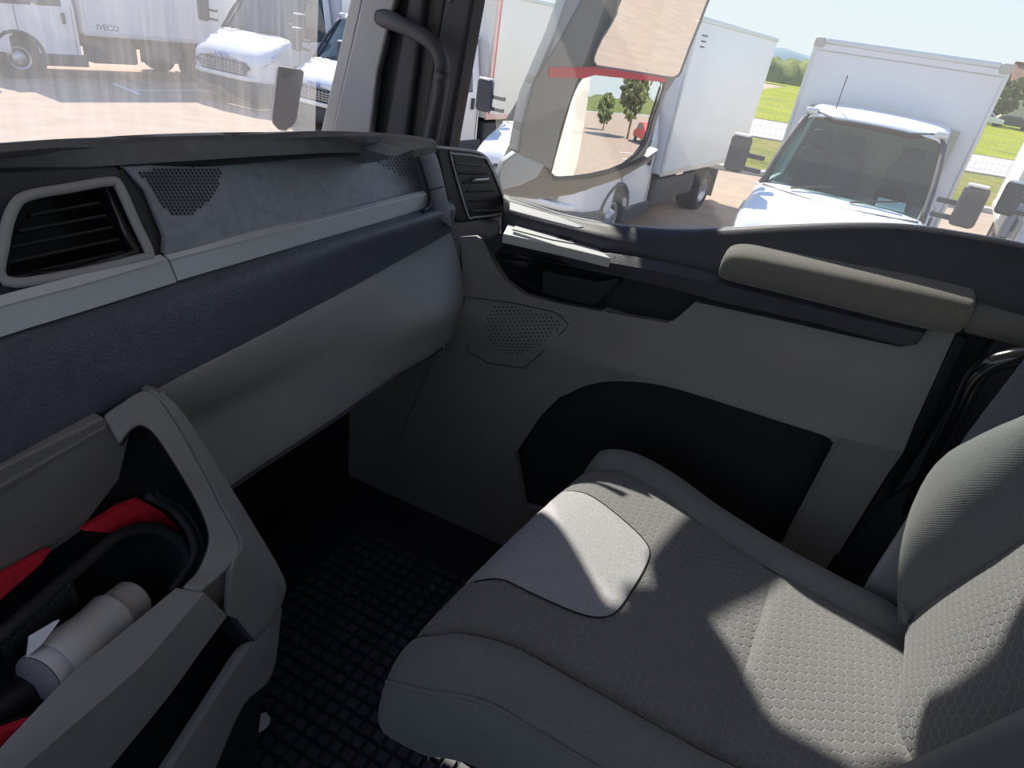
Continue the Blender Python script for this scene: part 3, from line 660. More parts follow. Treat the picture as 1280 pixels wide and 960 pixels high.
# glovebox front with a crease, and the lip beneath it
gt = ZS(2.094, (196, 491), (240, 470), (300, 438), (370, 401), (440, 364), (510, 325), (550, 303), (563, 296))
gc = [GZ(226, 535, 2.0)+V(0, .0, 0), GZ(252, 520, 2.0), GZ(290, 503, 2.0), GZ(370, 466, 2.0), GZ(440, 434, 2.0), GZ(510, 408, 2.0), GZ(560, 388, 2.0), GY(577, 372, .665)]
gb = ZS(1.88, (262, 622), (288, 603), (330, 575), (400, 530), (455, 493), (500, 463), (535, 443), (560, 424))
sheet('glovebox_door', [[p+V(0, .015, .004) for p in gt], gt, [a.lerp(b, .5)+V(0, -.008, 0) for a, b in zip(gt, gc)], gc, [a.lerp(b, .5) for a, b in zip(gc, gb)], gb, [p+V(0, .03, -.01) for p in gb]], M['grey'], db, k=4, kr=3, solid=.01)
sheet('lower_lip', [[p+V(0, .02, -.014) for p in gb], [p+V(0, .03, -.028) for p in gb], [p+V(0, .30, -.03) for p in gb]], M['char'], db, k=3, kr=2, solid=.008)
# left upper surround and vent
AP = (.35, .70, 2.235); AN = (0, 1, -.40)
def ap(*pts, o=0): return [GP(a, b, AP, AN)+V(0, o, 0) for a, b in pts]
plate('vent_surround', ap((-420, 290), (-160, 240), (0, 216), (146, 209), (160, 232), (186, 320), (100, 345), (0, 372), (-160, 418), (-420, 498)),
      [ap((0, 352), (-3, 300), (12, 252), (30, 242), (138, 224), (182, 319), (90, 341))], (0, .02, 0), M['char'], db)
def ring(name, pts, r, m, parent, mfn, flat=1): return tube(name, mfn(pts), r, m, parent, k=5, n=10, closed=True)
va = empty('air_vent', ap((80, 290))[0], 0)
bpy.data.objects.remove(va)
vf = tube('vent_frame', ap((4, 350), (2, 300), (14, 258), (34, 243), (84, 234), (134, 226), (146, 232), (166, 276), (184, 316), (172, 322), (90, 341), o=-.004), .0055, M['pillar'], db, k=5, n=10, closed=True)
hexa('vent_back', ap((-10, 372), (-8, 240), (140, 222), (190, 322), o=.045), (0, .004, 0), M['dark'], db, 0)
plate('vent_liner', ap((-2, 353), (0, 300), (12, 254), (32, 240), (136, 222), (186, 320), (90, 344), o=.002), [ap((14, 344), (14, 296), (26, 262), (38, 252), (128, 236), (170, 314), (90, 334), o=.002)], (0, .04, 0), M['gloss'], db, 0)
for a, b in (((41, 268), (128, 252)), ((26, 288), (136, 268)), ((17, 308), (144, 283)), ((10, 328), (152, 298)), ((5, 348), (159, 314))):
    p, q_ = ap(a, b, o=.004); p2, q2 = ap(((a[0]+a[0]*0+12), a[1]+1), (b[0]+6, b[1]+2), o=.030)
    hexa('vent_slat', [p, q_, q2+V(0, 0, -.008), p2+V(0, 0, -.008)], (0, 0, -.0035), M['dark'], db, .0008)
# dark wedge between vent and cloth panel
hexa('gap_cover', ap((148, 213), (152, 210), (163, 224), (184, 242), (206, 297), (203, 317), (197, 320), (186, 319), (144, 226), o=.0), (0, .02, 0), M['dark'], db, .001)
# right corner vent pod (stands on the door corner, still part of the dash)
def vp(*pts, o=0): return [GP(a, b, (1.33, .72, 2.25), (.35, 1, -.15))+V(-o*.3, -o, 0) for a, b in pts]
pod = hexa('vent_pod', vp((545, 184), (551, 182), (598, 190), (612, 200), (634, 252), (637, 264), (630, 271), (600, 276), (574, 279), (563, 268)), (.02, .045, -.01), M['dark'], db, .006)
tube('pod_top_edge', vp((547, 184), (575, 187), (599, 191), (612, 203), (625, 232), (635, 258), o=.0), .0035, M['pillar'], db, k=5, n=8)
hexa('vent_cavity', vp((566, 195), (600, 200), (610, 207), (628, 258), (622, 265), (588, 268), (580, 258), o=.001), (0, -.001, 0), M['dark'], db, 0)
tube('vent_ring', vp((563, 196), (568, 192), (600, 196), (611, 205), (632, 258), (626, 266), (592, 271), (583, 266), o=.003), .0022, M['pillar'], db, k=4, n=8, closed=True)
for i, (a, b) in enumerate((((568, 202), (604, 205)), ((574, 214), (608, 215)), ((578, 226), (613, 225)), ((582, 237), (617, 236)), ((586, 249), (621, 247)), ((588, 261), (622, 260)))):
    p, q_ = vp(a, b, o=.008); hexa('vent_slat', [p, q_, q_+V(.0, .012, -.007), p+V(0, .012, -.007)], (0, 0, -.003), M['dark'] if i not in (0, 5) else M['leather'], db, .0008)
p, q_ = vp((589, 221), (606, 220), o=.016); hexa('vent_tab', [p, q_, q_+V(0, .01, -.005), p+V(0, .01, -.005)], (0, 0, -.004), M['silver'], db, .001)

# ------------------------------------------------------------------ centre console with the open bin
cc = empty('centre_console', (.15, .55, 1.2), 0, 'grey console with an open storage bin and slot, bottom left', 'console')
# panel above the bin
sheet('panel_edge', [YS(.64, (-420, 822), (-160, 673), (0, 587), (128, 521)), YS(.612, (-420, 846), (-160, 697), (0, 610), (133, 534)), YS(.618, (-420, 850), (-160, 702), (0, 615), (134, 538))], M['door'], cc, k=4, kr=2, solid=.004, lin=True)
hexa('upper_panel', [GY(-420, 823, .62), GY(-160, 673, .62), GY(0, 586, .62), GY(130, 521, .62), GY(146, 541, .61), GY(166, 533, .60), GY(150, 600, .615), GY(100, 665, .65), GY(0, 735, .66), GY(-420, 1000, .66)], (0, .02, 0), M['door'], cc, .003)
ri = [GY(-420, 1000, .60), GY(0, 740, .60), GY(110, 640, .60), GY(148, 565, .60), GY(162, 538, .59), GY(178, 532, .58), GY(196, 546, .57), GY(226, 592, .55), GY(252, 640, .53), GY(261, 676, .52), GY(243, 720, .515), GY(226, 737, .51)]
inn = [GY(150, 556, .60), GY(163, 538, .595), GY(178, 532, .59), GY(196, 546, .575), GY(226, 592, .55), GY(252, 640, .53), GY(261, 676, .52), GY(247, 714, .512), GY(228, 736, .508)]
crs = [GY(129, 520, .625), GY(150, 506, .62), GY(184, 489, .61), GY(212, 521, .585), GY(248, 583, .55), GY(276, 635, .52), GY(299, 680, .497), GY(288, 706, .49), GY(252, 739, .487)]
out = [GY(128, 518, .64), GY(152, 503, .64), GY(193, 485, .64), GY(224, 521, .63), GY(266, 585, .61), GY(306, 648, .585), GY(350, 722, .55), GY(352, 748, .535), GY(330, 800, .52)]
sheet('bezel_return', [inn, [p+(p-CAM)*.05+V(.004, 0, 0) for p in inn], [p+(p-CAM)*.16 for p in inn]], M['dark'], cc, k=6, kr=2, solid=.004, bevel=0)
sheet('bin_bezel', [inn, crs], M['grey'], cc, k=6, kr=3, solid=.008, lin=True, bevel=.003)
c2 = crs[:]; 
side = [GY(194, 489, .615), GY(224, 521, .60), GY(266, 585, .575), GY(306, 648, .55), GY(350, 722, .525), GY(352, 746, .518), GY(334, 790, .51)]
cs = [GY(184, 489, .61), GY(212, 521, .585), GY(248, 583, .55), GY(276, 635, .52), GY(299, 680, .497), GY(288, 706, .49), GY(282, 768, .485)]
sheet('console_flank', [cs, [a.lerp(b, .5)+V(0, -.004, 0) for a, b in zip(cs, side)], side, [p+V(0, .10, -.01) for p in side]], M['grey'], cc, k=5, kr=3, solid=.008)
# front bar: upper face, lower face, slot, lower rim
bt = [GY(222, 737, .512), GY(170, 780, .512), GY(85, 850, .512), GY(0, 940, .512), GY(-120, 1060, .512)]
bc = [GY(254, 741, .487), GY(210, 792, .483), GY(170, 836, .480), GY(95, 902, .478), GY(-30, 1010, .478)]
bl = [GY(282, 768, .485), GY(245, 818, .483), GY(205, 873, .483), GY(132, 962, .483), GY(60, 1050, .483)]
sheet('front_bar', [[p+(p-CAM)*.05+V(0, 0, -.01) for p in bt], bt, bc, bl, [p+V(0, .06, -.012) for p in bl]], M['grey'], cc, k=4, kr=3, lin=True, solid=.006, bevel=.002)
hexa('slot_cavity', [GY(300, 770, .545), GY(318, 812, .545), GY(210, 1000, .545), GY(90, 1060, .545), GY(60, 960, .545)], (0, .01, 0), M['dark'], cc, 0)
hexa('slot_side', [GY(284, 769, .487), GY(316, 806, .478), GY(300, 812, .53), GY(275, 785, .54)], (.006, 0, 0), M['char'], cc, .001)
st_ = [GY(316, 806, .478), GY(298, 812, .482), GY(262, 866, .482), (GY(200, 962, .482)), GY(140, 1050, .482)]
l1 = [GY(318, 806, .476), GY(312, 808, .470), GY(272, 868, .470), GY(212, 962, .470), GY(155, 1050, .470)]
l2 = [GY(350, 760, .52), GY(338, 842, .488), GY(302, 880, .478), GY(266, 962, .476), GY(230, 1050, .476)]
sheet('lower_rim', [[p+V(0, .012, -.09) for p in st_], st_, l1, l2, [p+V(.002, .06, -.02) for p in l2]], M['grey'], cc, k=4, kr=3, lin=True, solid=.006, bevel=.002)
hexa('flank_gusset', [GY(252, 730, .502), GY(289, 706, .500), GY(300, 760, .497), GY(290, 775, .500), GY(254, 742, .502)], (0, .006, 0), M['grey'], cc, .001)
# side of the console going down to the floor
hexa('flank_cheek', [GY(284, 766, .49), GY(292, 706, .495), GY(352, 746, .52), GY(350, 775, .52), GY(338, 842, .50), GY(318, 806, .478)], (0, .004, 0), M['grey'], cc, .001)
pl = [GY(336, 842, .50), GY(302, 880, .495), GY(266, 962, .49), GY(230, 1050, .49)]
sheet('console_base', [pl, [V(p.x-.02, p.y+.02, 1.5) for p in pl], [V(p.x-.03, p.y+.03, 1.135) for p in pl]], M['dark'], cc, k=3, kr=2, solid=.01)
box('console_body', (.12, .80, 1.50), (.44, .46, .72), M['dark'], cc, .02)
# inside: black soft liner with ribs, red cloth
rim = [GY(-60, 850, .60), GY(0, 795, .60), GY(60, 742, .605), GY(110, 700, .61), GY(150, 668, .61), GY(190, 660, .605), GY(225, 676, .59), GY(236, 706, .575), GY(215, 745, .57), GY(150, 812, .565), GY(70, 880, .565), GY(0, 914, .565), GY(-90, 950, .57)]
tube('liner_rim', rim, .0075, M['rubber'], cc, k=5, n=10, closed=True)
cen = sum(rim, V(0, 0, 0))/len(rim)
sheet('bin_liner', [rim, [p.lerp(cen, .08)+V(0, .035, -.03) for p in rim], [p.lerp(cen, .2)+V(0, .07, -.07) for p in rim], [p.lerp(cen, .7)+V(0, .08, -.085) for p in rim], [p.lerp(cen, .98)+V(0, .08, -.085) for p in rim]], M['dark'], cc, k=4, kr=3, solid=.004, bevel=0, closed=True)
for i in range(15):
    f = i/14; px, py = 4+82*f, 800-76*f
    tube('liner_rib', [GY(px, py+6, .60), GY(px+5, py+20, .615), GY(px+9, py+40, .635)], .0042, M['rubber'], cc, k=2, n=8)
for k_, (dx, dy) in enumerate(((10, -3), (17, -5))):
    tube('liner_fold', [GY(175+dx, 622+dy, .60), GY(208+dx, 640+dy, .59), GY(230+dx, 672+dy, .565), GY(232+dx, 700+dy, .555), GY(205+dx, 742+dy, .55)], .006, M['rubber'], cc, k=5, n=8)
red_ = hexa('red_lining', [GY(-160, 905, .635), GY(0, 722, .635), GY(40, 700, .635), GY(66, 686, .635), GY(52, 706, .635), GY(0, 752, .635), GY(-160, 935, .635)], (0, .01, .0), M['red'], cc, .002)
hexa('red_lining', [GY(104, 664, .63), GY(150, 634, .63), GY(176, 624, .63), GY(204, 640, .62), GY(232, 668, .61), GY(236, 688, .605), GY(218, 676, .61), GY(190, 664, .62), GY(150, 668, .63)], (0, .01, 0), M['red'], cc, .002)
hexa('red_lining', [GY(-30, 1000, .53), GY(-30, 930, .53), GY(0, 916, .53), GY(50, 898, .53), GY(88, 876, .53), GY(70, 905, .53), GY(30, 950, .53)], (0, .01, 0), M['red'], cc, .002)
hexa('bin_wall', [GY(-260, 1000, .68), GY(-160, 860, .68), GY(0, 725, .68), GY(100, 640, .68), GY(150, 560, .66), GY(180, 530, .65), GY(200, 540, .63), GY(262, 640, .60), GY(272, 690, .58), GY(240, 760, .60), GY(100, 900, .66), GY(-100, 1050, .66)], (0, .02, 0), M['dark'], cc, .002)
# paper roll lying in the bin
a, b = GY(47, 849, .572), GY(168, 748, .600)
pr_ = empty('paper_roll', a, 0, 'white paper roll with loose torn end lying in the console bin', 'paper')
ax = (b-a); L = ax.length
lathe('roll_core', a, ax, [(0, .001), (0, .0275), (.002, .0290), (L-.003, .0275), (L, .025), (L+.001, .001)], M['paper'], pr_, 36)
lathe('roll_end', a-ax.normalized()*.0006, ax, [(0, .001), (0, .0275), (.0015, .0285)], M['card'], pr_, 36)
axn = ax.normalized(); sx = axn.cross(V(0, 0, 1)).normalized(); sz = sx.cross(axn)
rows = []
for t_ in (.12, .3, .5, .68, .74):
    ra = .0312+.002*math.sin(t_*9)
    rows.append([a+ax*t_+(sx*math.cos(R(d))+sz*math.sin(R(d)))*(ra+(.004 if d in (200,) else 0)) for d in (-20, 20, 60, 100, 140, 175, 200)])
sheet('wrapped_sheet', rows, M['paper'], pr_, k=3, kr=3, solid=.0006, bevel=0)
hexa('torn_flap', [GY(33, 822, .585), GY(36, 796, .585), GY(70, 776, .58), GY(75, 775, .575), GY(52, 806, .575)], (0, .001, 0), M['paper'], pr_, 0)

# ------------------------------------------------------------------ passenger door
dr = empty('door_1', (1.40, .15, 1.4), 0); tag(dr, kind='structure')
cuts = [(V(0, 0, 0), V(0, 0, 1))]
def D(px, py, x=1.375): return GX(px, py, x)
k1a, k1b = D(560, 396), D(1130, 566)          # crease line
ku = (k1b-k1a).normalized(); kn = V(1, 0, 0).cross(ku)
k2a, k2b = D(640, 520), D(1090, 600)
outer = [D(*p) for p in ((572, 297), (592, 296), (602, 302), (612, 325), (630, 352), (655, 370), (700, 381), (770, 394), (832, 405), (842, 402), (868, 379), (960, 399), (1060, 422), (1125, 436), (1146, 433), (1162, 412), (1196, 419), (1130, 560), (1044, 704), (1000, 790), (850, 740), (560, 700), (490, 560), (545, 440), (580, 380))]
hole = [D(*p) for p in ((640, 572), (672, 524), (700, 496), (735, 480), (775, 474), (830, 478), (900, 498), (980, 524), (1030, 540), (1041, 549), (1040, 562), (986, 668), (975, 690), (800, 680), (650, 640))]
def dsp(v):
    s = (v-k1a).dot(kn)
    s = s if kn.z > 0 else -s
    return V(-max(0, .06-abs(s))*.18+ (.10*max(0, -s)*.6 if s < 0 else .05*max(0, s)), 0, 0)
dp = plate('door_panel', outer, [hole], (.02, 0, 0), M['door'], dr, .004, [(k1a, kn), (k1a+V(0, 0, .06), kn), (k1a-V(0, 0, .06), kn)], dsp)
struct_sk = hexa('door_skin', [V(1.455, .64, 1.06), V(1.455, .64, 2.16), GX(760, 290, 1.455), GX(900, 296, 1.455), GX(1060, 290, 1.455), GX(1200, 302, 1.455), V(1.455, -.36, 2.2), V(1.455, -.36, 1.06)], (.02, 0, 0), M['ownw'], dr, .003)
hexa('door_lining', [D(575, 300, 1.40), D(770, 320, 1.40), D(900, 340, 1.40), D(1080, 375, 1.40), D(1196, 396, 1.40), D(1196, 460, 1.40), D(870, 420, 1.43), D(575, 380, 1.43)], (.01, 0, 0), M['rubber'], dr, 0)
hexa('pocket_back', [D(560, 420, 1.445), D(1180, 440, 1.445), D(1180, 760, 1.445), D(560, 760, 1.445)], (.008, 0, 0), M['rubber'], dr, 0)
q = tube('opening_edge', [p+V(-.0, 0, 0)+dsp(p) for p in hole[2:12]], .004, M['door'], dr, k=3, n=8)
# speaker grille moulded in the panel
spk = [(580, 371), (640, 379), (690, 390), (700, 395), (710, 406), (706, 412), (680, 438), (654, 461), (610, 455), (584, 440)]
def dpt(px, py, o): p = D(px, py); return p+dsp(p)+V(-o, 0, 0)
tube('grille_outline', [dpt(a, b, .001) for a, b in spk], .0014, M['char'], dr, k=2, n=6, closed=True, spline=False)
mfd = lambda x, y: (dpt(x, y, .0012), V(0, 1, 0), V(0, 0, 1))
dots('speaker_perforation', [(618, 384), (650, 384), (690, 396), (702, 407), (676, 431), (646, 446), (622, 440), (608, 420), (608, 398)], dr, mfd, 5.2, 4.4, .0024, M['rubber'], 600, 710, 380, 450)
# sill: charcoal skin from the glass line down to the rail
so_ = [GX(x, y, 1.425) for x, y in ((628, 247), (662, 257), (700, 270), (760, 282), (840, 289), (900, 288), (980, 284), (1060, 282), (1130, 284), (1200, 294), (1280, 309), (1420, 344), (1560, 390))]
s1 = [GX(x, y+4, 1.405) for x, y in ((630, 250), (664, 261), (702, 274), (762, 286), (842, 293), (902, 292), (982, 288), (1062, 286), (1131, 288), (1201, 298), (1280, 313), (1420, 348), (1560, 394))]
s2 = [GX(x, y, 1.385) for x, y in ((628, 274), (655, 278), (715, 290), (770, 305), (840, 322), (900, 334), (985, 340), (1060, 352), (1120, 364), (1180, 374), (1260, 392), (1400, 420), (1540, 460))]
s3 = [GX(x, y, 1.392) for x, y in ((628, 292), (655, 294), (710, 308), (765, 326), (840, 345), (900, 358), (985, 375), (1060, 392), (1120, 404), (1180, 414), (1260, 424), (1400, 450), (1540, 490))]
sheet('window_sill', [[p+V(.03, 0, -.02) for p in so_], so_, s1, s2, s3], M['char'], dr, k=4, kr=3, solid=.01, bevel=0)
tube('glass_seal', [p+V(.006, 0, .002) for p in so_], .0035, M['pillar'], dr, k=4, n=8)
hexa('sill_corner_ledge', [GZ(637, 252, 2.19), GZ(700, 271, 2.19), GZ(730, 283, 2.185), GZ(722, 284, 2.185), GZ(690, 276, 2.18), GZ(637, 262, 2.18)], (0, 0, -.004), M['pillar'], dr, .001)
# window switch ledge
ZL = 2.135
sw = hexa('switch_panel', ZS(ZL, (629, 292), (635, 280), (656, 280), (722, 294), (751, 313), (764, 323), (715, 311)), (0, 0, -.022), M['pillarlite'], dr, .002)
hexa('switch_lid', ZS(ZL+.001, (640, 287), (646, 281), (690, 290), (712, 296), (718, 305), (690, 300)), (0, 0, .002), M['pillarlite'], sw, .001)
hexa('window_switch', ZS(ZL+.004, (695, 297), (699, 294), (713, 297), (711, 301)), (0, 0, -.004), M['dark'], sw, .001)
hexa('ledge_panel', ZS(ZL-.004, (722, 296), (765, 303), (792, 318), (785, 326), (751, 314)), (0, 0, -.015), M['leather'], dr, .002)
hexa('ledge_clip', ZS(ZL-.001, (757, 313), (775, 309), (793, 313), (792, 322), (768, 322)), (0, 0, -.012), M['gloss'], dr, .002)
# recess with the release handle, and the open bin below it
hexa('recess_back', [GX(596, 296, 1.425), GX(640, 296, 1.425), GX(870, 360, 1.425), GX(872, 390, 1.425), GX(832, 410, 1.425), GX(650, 380, 1.425), GX(612, 340, 1.425)], (.006, 0, 0), M['dark'], dr, 0)
hexa('recess_cheek', [D(603, 300), D(629, 293), D(632, 305), D(618, 318)], (.04, 0, 0), M['char'], dr, .002)
tube('release_handle', [GX(622, 319, 1.40), GX(650, 322, 1.375), GX(690, 328, 1.365), GX(730, 336, 1.365), GX(752, 341, 1.385)], [.003, .0045, .005, .0045, .003], M['gloss'], dr, k=5, n=10)
hexa('handle_flap', [GX(622, 322, 1.40), GX(690, 331, 1.385), GX(748, 343, 1.39), GX(745, 360, 1.40), GX(690, 372, 1.405), GX(650, 362, 1.41)], (.008, 0, 0), M['gloss'], dr, .003)
hexa('cup_bin', [GX(676, 338, 1.372), GX(718, 346, 1.372), GX(746, 352, 1.372), GX(772, 346, 1.372), (GX(776, 352, 1.372)), GX(742, 384, 1.372), GX(676, 368, 1.372)], (.03, 0, 0), M['dark'], dr, .006)
hexa('pocket_floor', ZS(1.995, (752, 388), (782, 364), (812, 362), (866, 374), (842, 401), (832, 404)), (0, 0, -.012), M['pillar'], dr, .003)  # paler blue grey stands in for sky light on the recess floor
# long pull rail
rt = [D(*p, 1.368) for p in ((698, 320), (712, 312), (765, 318), (840, 331), (905, 346), (1000, 368), (1080, 388), (1150, 404), (1158, 410))]
rf = [D(*p, 1.350) for p in ((699, 322), (714, 320), (765, 329), (840, 343), (905, 357), (1000, 380), (1080, 400), (1146, 415), (1157, 416))]
rb = [D(*p, 1.352) for p in ((701, 324), (722, 333), (780, 346), (850, 362), (905, 377), (1000, 398), (1080, 418), (1130, 430), (1150, 424))]
sheet('pull_rail', [[p+V(.03, 0, -.002) for p in rt], rt, rf, rb, [p+V(.03, 0, -.004) for p in rb]], M['char'], dr, k=4, kr=3, solid=.006, bevel=.002, lin=True)
# cloth armrest
ar = []
cl = [((901, 330), 4), ((905, 329), 17), ((925, 331), 22), ((960, 338), 23), ((1020, 351), 24), ((1080, 364), 25), ((1140, 377), 26), ((1190, 388), 25), ((1207, 391), 22), ((1213, 392), 6)]
ax0, ax1 = GX(905, 329, 1.355), GX(1207, 391, 1.355)
dax = (ax1-ax0).normalized()
for (px, py), h in cl:
    c = GX(px, py, 1.362); hh = h*.00165; row = []
    for u in range(14):
        ax2, az2 = ((-1.0, -.75), (-1.08, -.35), (-1.05, .05), (-.92, .5), (-.6, .74), (-.1, .90), (.5, 1.0), (1.1, 1.05), (1.6, .95), (1.7, .4), (1.7, -.3), (1.6, -.9), (.6, -1.05), (-.6, -1.0))[u]
        row.append(c+V(ax2*hh*.85, 0, az2*hh*.95+.002))
    ar.append(row)
sheet('armrest', ar, M['arm'], dr, k=1, kr=4, solid=0, bevel=0, closed=True, lin=False)
for row in (ar[0], ar[-1]): hexa('armrest_end', row, (0, .001, 0), M['arm'], dr, 0)
# rear of the door and the pillar behind it
hexa('door_rear_edge', [D(1196, 419, 1.378), D(1210, 423, 1.378), D(1146, 565, 1.40), D(1060, 712, 1.43), D(1044, 706, 1.40), D(1130, 562, 1.385)], (.05, 0, 0), M['rubber'], dr, .004)
# door glass
wd = [GX(x, y, 1.428) for x, y in ((628, 250), (700, 272), (760, 284), (840, 291), (900, 290), (980, 286), (1060, 284), (1130, 286), (1200, 296), (1280, 311), (1420, 346), (1480, 362))]
struct(hexa('window_2', wd+[V(1.428, wd[-1].y, 2.96), V(1.428, .66, 2.96), V(1.428, .78, 2.62)], (.004, 0, 0), M['glassd'], None, 0, False))
struct(hexa('trim_12', [V(1.44, -.28, 1.1), V(1.44, -.28, 2.27), V(1.44, -.60, 2.30), V(1.44, -.60, 1.1)], (.01, 0, 0), M['rubber'], None, 0))
bp_ = empty('trim_7', (1.42, -.7, 1.9), 0); tag(bp_, kind='structure')
hexa('pillar_panel', [V(1.41, -.33, 1.13), V(1.41, -.41, 2.34), V(1.41, -.52, 3.05), V(1.41, -1.1, 3.05), V(1.41, -1.1, 1.13)], (.04, 0, 0), M['char'], bp_, .01)
sheet('sill_pad', [[GX(1206, 414, 1.36), GX(1280, 432, 1.36), GX(1400, 465, 1.36)], [GX(1204, 400, 1.345), GX(1280, 420, 1.345), GX(1400, 450, 1.345)], [GX(1212, 388, 1.355), GX(1280, 403, 1.355), GX(1400, 436, 1.355)], [GX(1222, 379, 1.385), GX(1280, 397, 1.385), GX(1400, 428, 1.385)]], M['arm'], bp_, k=4, kr=4, solid=.008)
sheet('pillar_ridge', [[GX(1262, 480, 1.37), GX(1190, 600, 1.38), GX(1120, 720, 1.39)], [GX(1268, 484, 1.355), GX(1197, 604, 1.365), GX(1128, 724, 1.375)], [GX(1280, 490, 1.37), GX(1210, 608, 1.38), GX(1140, 730, 1.39)]], M['dark'], bp_, k=3, kr=3, solid=.008)
lw = struct(hexa('trim_8', [GX(985, 668, 1.43), GX(1020, 705, 1.40), GX(1065, 740, 1.38), GX(1130, 660, 1.36), GX(1150, 600, 1.38), GX(1085, 640, 1.42)], (.02, 0, 0), M['dark'], None, .004))
# gloss grab bar by the rear pillar
rb_ = empty('rear_grab_bar', GX(1230, 470, 1.30), 0, 'gloss black curved grab bar behind the door, right edge', 'handle')
tube('bar', [GX(1330, 448, 1.30), GX(1282, 446, 1.30), GX(1258, 449, 1.30), GX(1236, 456, 1.302), GX(1218, 474, 1.31), GX(1200, 510, 1.325), GX(1176, 556, 1.35), GX(1140, 630, 1.38), GX(1110, 700, 1.39)], [.017, .017, .017, .017, .017, .016, .015, .014, .014], M['gloss'], rb_, k=8, n=16)
# seat belt webbing
sbt = empty('seat_belt', V(1.25, -.45, 1.9), 0, 'dark blue grey seat belt webbing between pillar and passenger backrest', 'seat belt')
hexa('webbing', [GX(1300, 424, 1.25), GX(1206, 546, 1.22), GX(1150, 640, 1.19), GX(1180, 668, 1.18), GX(1244, 560, 1.21), GX(1330, 452, 1.24)], (.002, 0, 0), M['leather'], sbt, 0)

# ------------------------------------------------------------------ exterior mirror cluster
MP = V(1.75, .667, 2.3); MN = V(-.575, -.818, 0)
def mg(px, py, o=0): return GP(px, py, MP-MN.normalized()*o, MN)
mc = empty('mirror_cluster', MP, 0, 'tall grey exterior mirror housing with two mirror glasses outside the side window', 'mirror')
def mprism(name, pts, o, d, m, bevel=.004): return hexa(name, [mg(a, b, o) for a, b in pts], -MN.normalized()*d, m, mc, bevel)
mprism('housing_back', ((700, 62), (770, -40), (905, -60), (886, 6), (846, 100), (834, 118), (808, 196), (768, 214), (690, 224), (684, 214), (700, 140)), .03, .07, M['housing'], .012)
mprism('housing_flank', ((748, -40), (772, -40), (738, 60), (716, 118), (702, 160), (690, 212), (648, 192), (652, 160), (668, 100), (700, 50)), .0, .05, M['housing'], .006)
mprism('housing_edge', ((722, -40), (750, -40), (702, 50), (670, 102), (654, 160), (649, 192), (646, 186), (660, 118), (694, 40)), .004, .05, M['housel'], .004)
mprism('mirror_foot', ((646, 184), (688, 212), (692, 224), (740, 222), (800, 204), (826, 186), (812, 203), (776, 224), (716, 244), (672, 250), (640, 246), (624, 240)), .02, .05, M['houseb'], .006)
mprism('foot_cap', ((630, 202), (646, 190), (682, 206), (672, 222), (652, 232), (628, 238), (620, 230)), .0, .03, M['housel'], .006)
mprism('shade_bracket', ((736, -84), (676, -166), (670, -206), (640, -206), (612, -350), (718, -346), (714, -277), (704, -231), (759, -193), (801, -155), (905, -60), (770, -40), (748, -38)), .0, .05, M['housing'], .006)  # added upper arm of the mirror, outline shaped to shade parts of the seat
mprism('red_strip', ((686, 84), (744, 84), (780, 89), (832, 97), (832, 103), (780, 98), (744, 94), (730, 98), (686, 97)), -.002, .012, M['redband'], .001)  # plain red band across the housing, between the two glasses
def mglass(name, pts, nx, nz, curve_, o, m, cx=None):
    """mirror glass as a gently domed sheet: nx, nz turn the glass; curve_ = radius of the dome"""
    P = [mg(a, b, o) for a, b in pts]; c = sum(P, V(0, 0, 0))/len(P)
    t = V(.818, -.575, 0)
    n0 = (MN.normalized()+t*nx+V(0, 0, nz)).normalized()
    tt = V(0, 0, 1).cross(n0).normalized(); uu = n0.cross(tt)
    # project onto tilted plane through c
    Q = []
    for (a, b) in pts: Q.append(GP(a, b, c, n0))
    bm = bmesh.new(); f = bm.faces.new([bm.verts.new(q) for q in Q])
    for i in range(-12, 13):
        for ax_, st in ((tt, .03), (uu, .03)):
            bmesh.ops.bisect_plane(bm, geom=bm.verts[:]+bm.edges[:]+bm.faces[:], plane_co=c+ax_*i*st, plane_no=ax_)
    if curve_:
        for v in bm.verts:
            d = v.co-c; v.co -= n0*(d.dot(tt)**2+.6*d.dot(uu)**2)/(2*curve_)
    me = bpy.data.meshes.new(name); bm.to_mesh(me); bm.free()
    for p in me.polygons:
        p.use_smooth = True
    me.update()
    if me.polygons[0].normal.dot(n0) < 0: me.flip_normals()
    o_ = bpy.data.objects.new(name, me); C.objects.link(o_); me.materials.append(m); o_.parent = mc; o_.matrix_parent_inverse = parent_inv(mc)
    return o_, [q for q in Q]
low = ((690, 218), (689, 212), (700, 170), (712, 128), (722, 104), (732, 92), (744, 88), (780, 91), (820, 97), (829, 101), (829, 110), (815, 150), (806, 180), (780, 206), (740, 218), (700, 223))
upp = ((744, 80), (742, 72), (752, 48), (770, 18), (792, -40), (900, -56), (884, 4), (862, 60), (851, 90), (845, 96), (836, 97), (790, 90), (750, 84))
g1, q1 = mglass('wide_mirror_glass', low, 0, .045, 3.2, .014, M['mirror'])
g2, q2 = mglass('main_mirror_glass', upp, -.015, -.10, 0, .010, M['mirror'])
g1['label'] = 'lower convex mirror glass'; g2['label'] = 'upper flat mirror glass'
tube('glass_rim', [q-MN.normalized()*-.001 for q in q1], .0035, M['dark'], mc, k=2, n=6, closed=True)
tube('glass_rim', [q-MN.normalized()*-.001 for q in q2], .003, M['housing'], mc, k=2, n=6, closed=True)
# the cab's own rear flank and body, which the mirrors reflect
struct(box('wall_rear', (1.475, -1.55, 2.0), (.05, 2.2, 2.3), M['ownw'], None, .02))
struct(box('trim_9', (1.50, -5.2, 2.2), (.06, 5.0, 2.2), M['ownw'], None, .02))

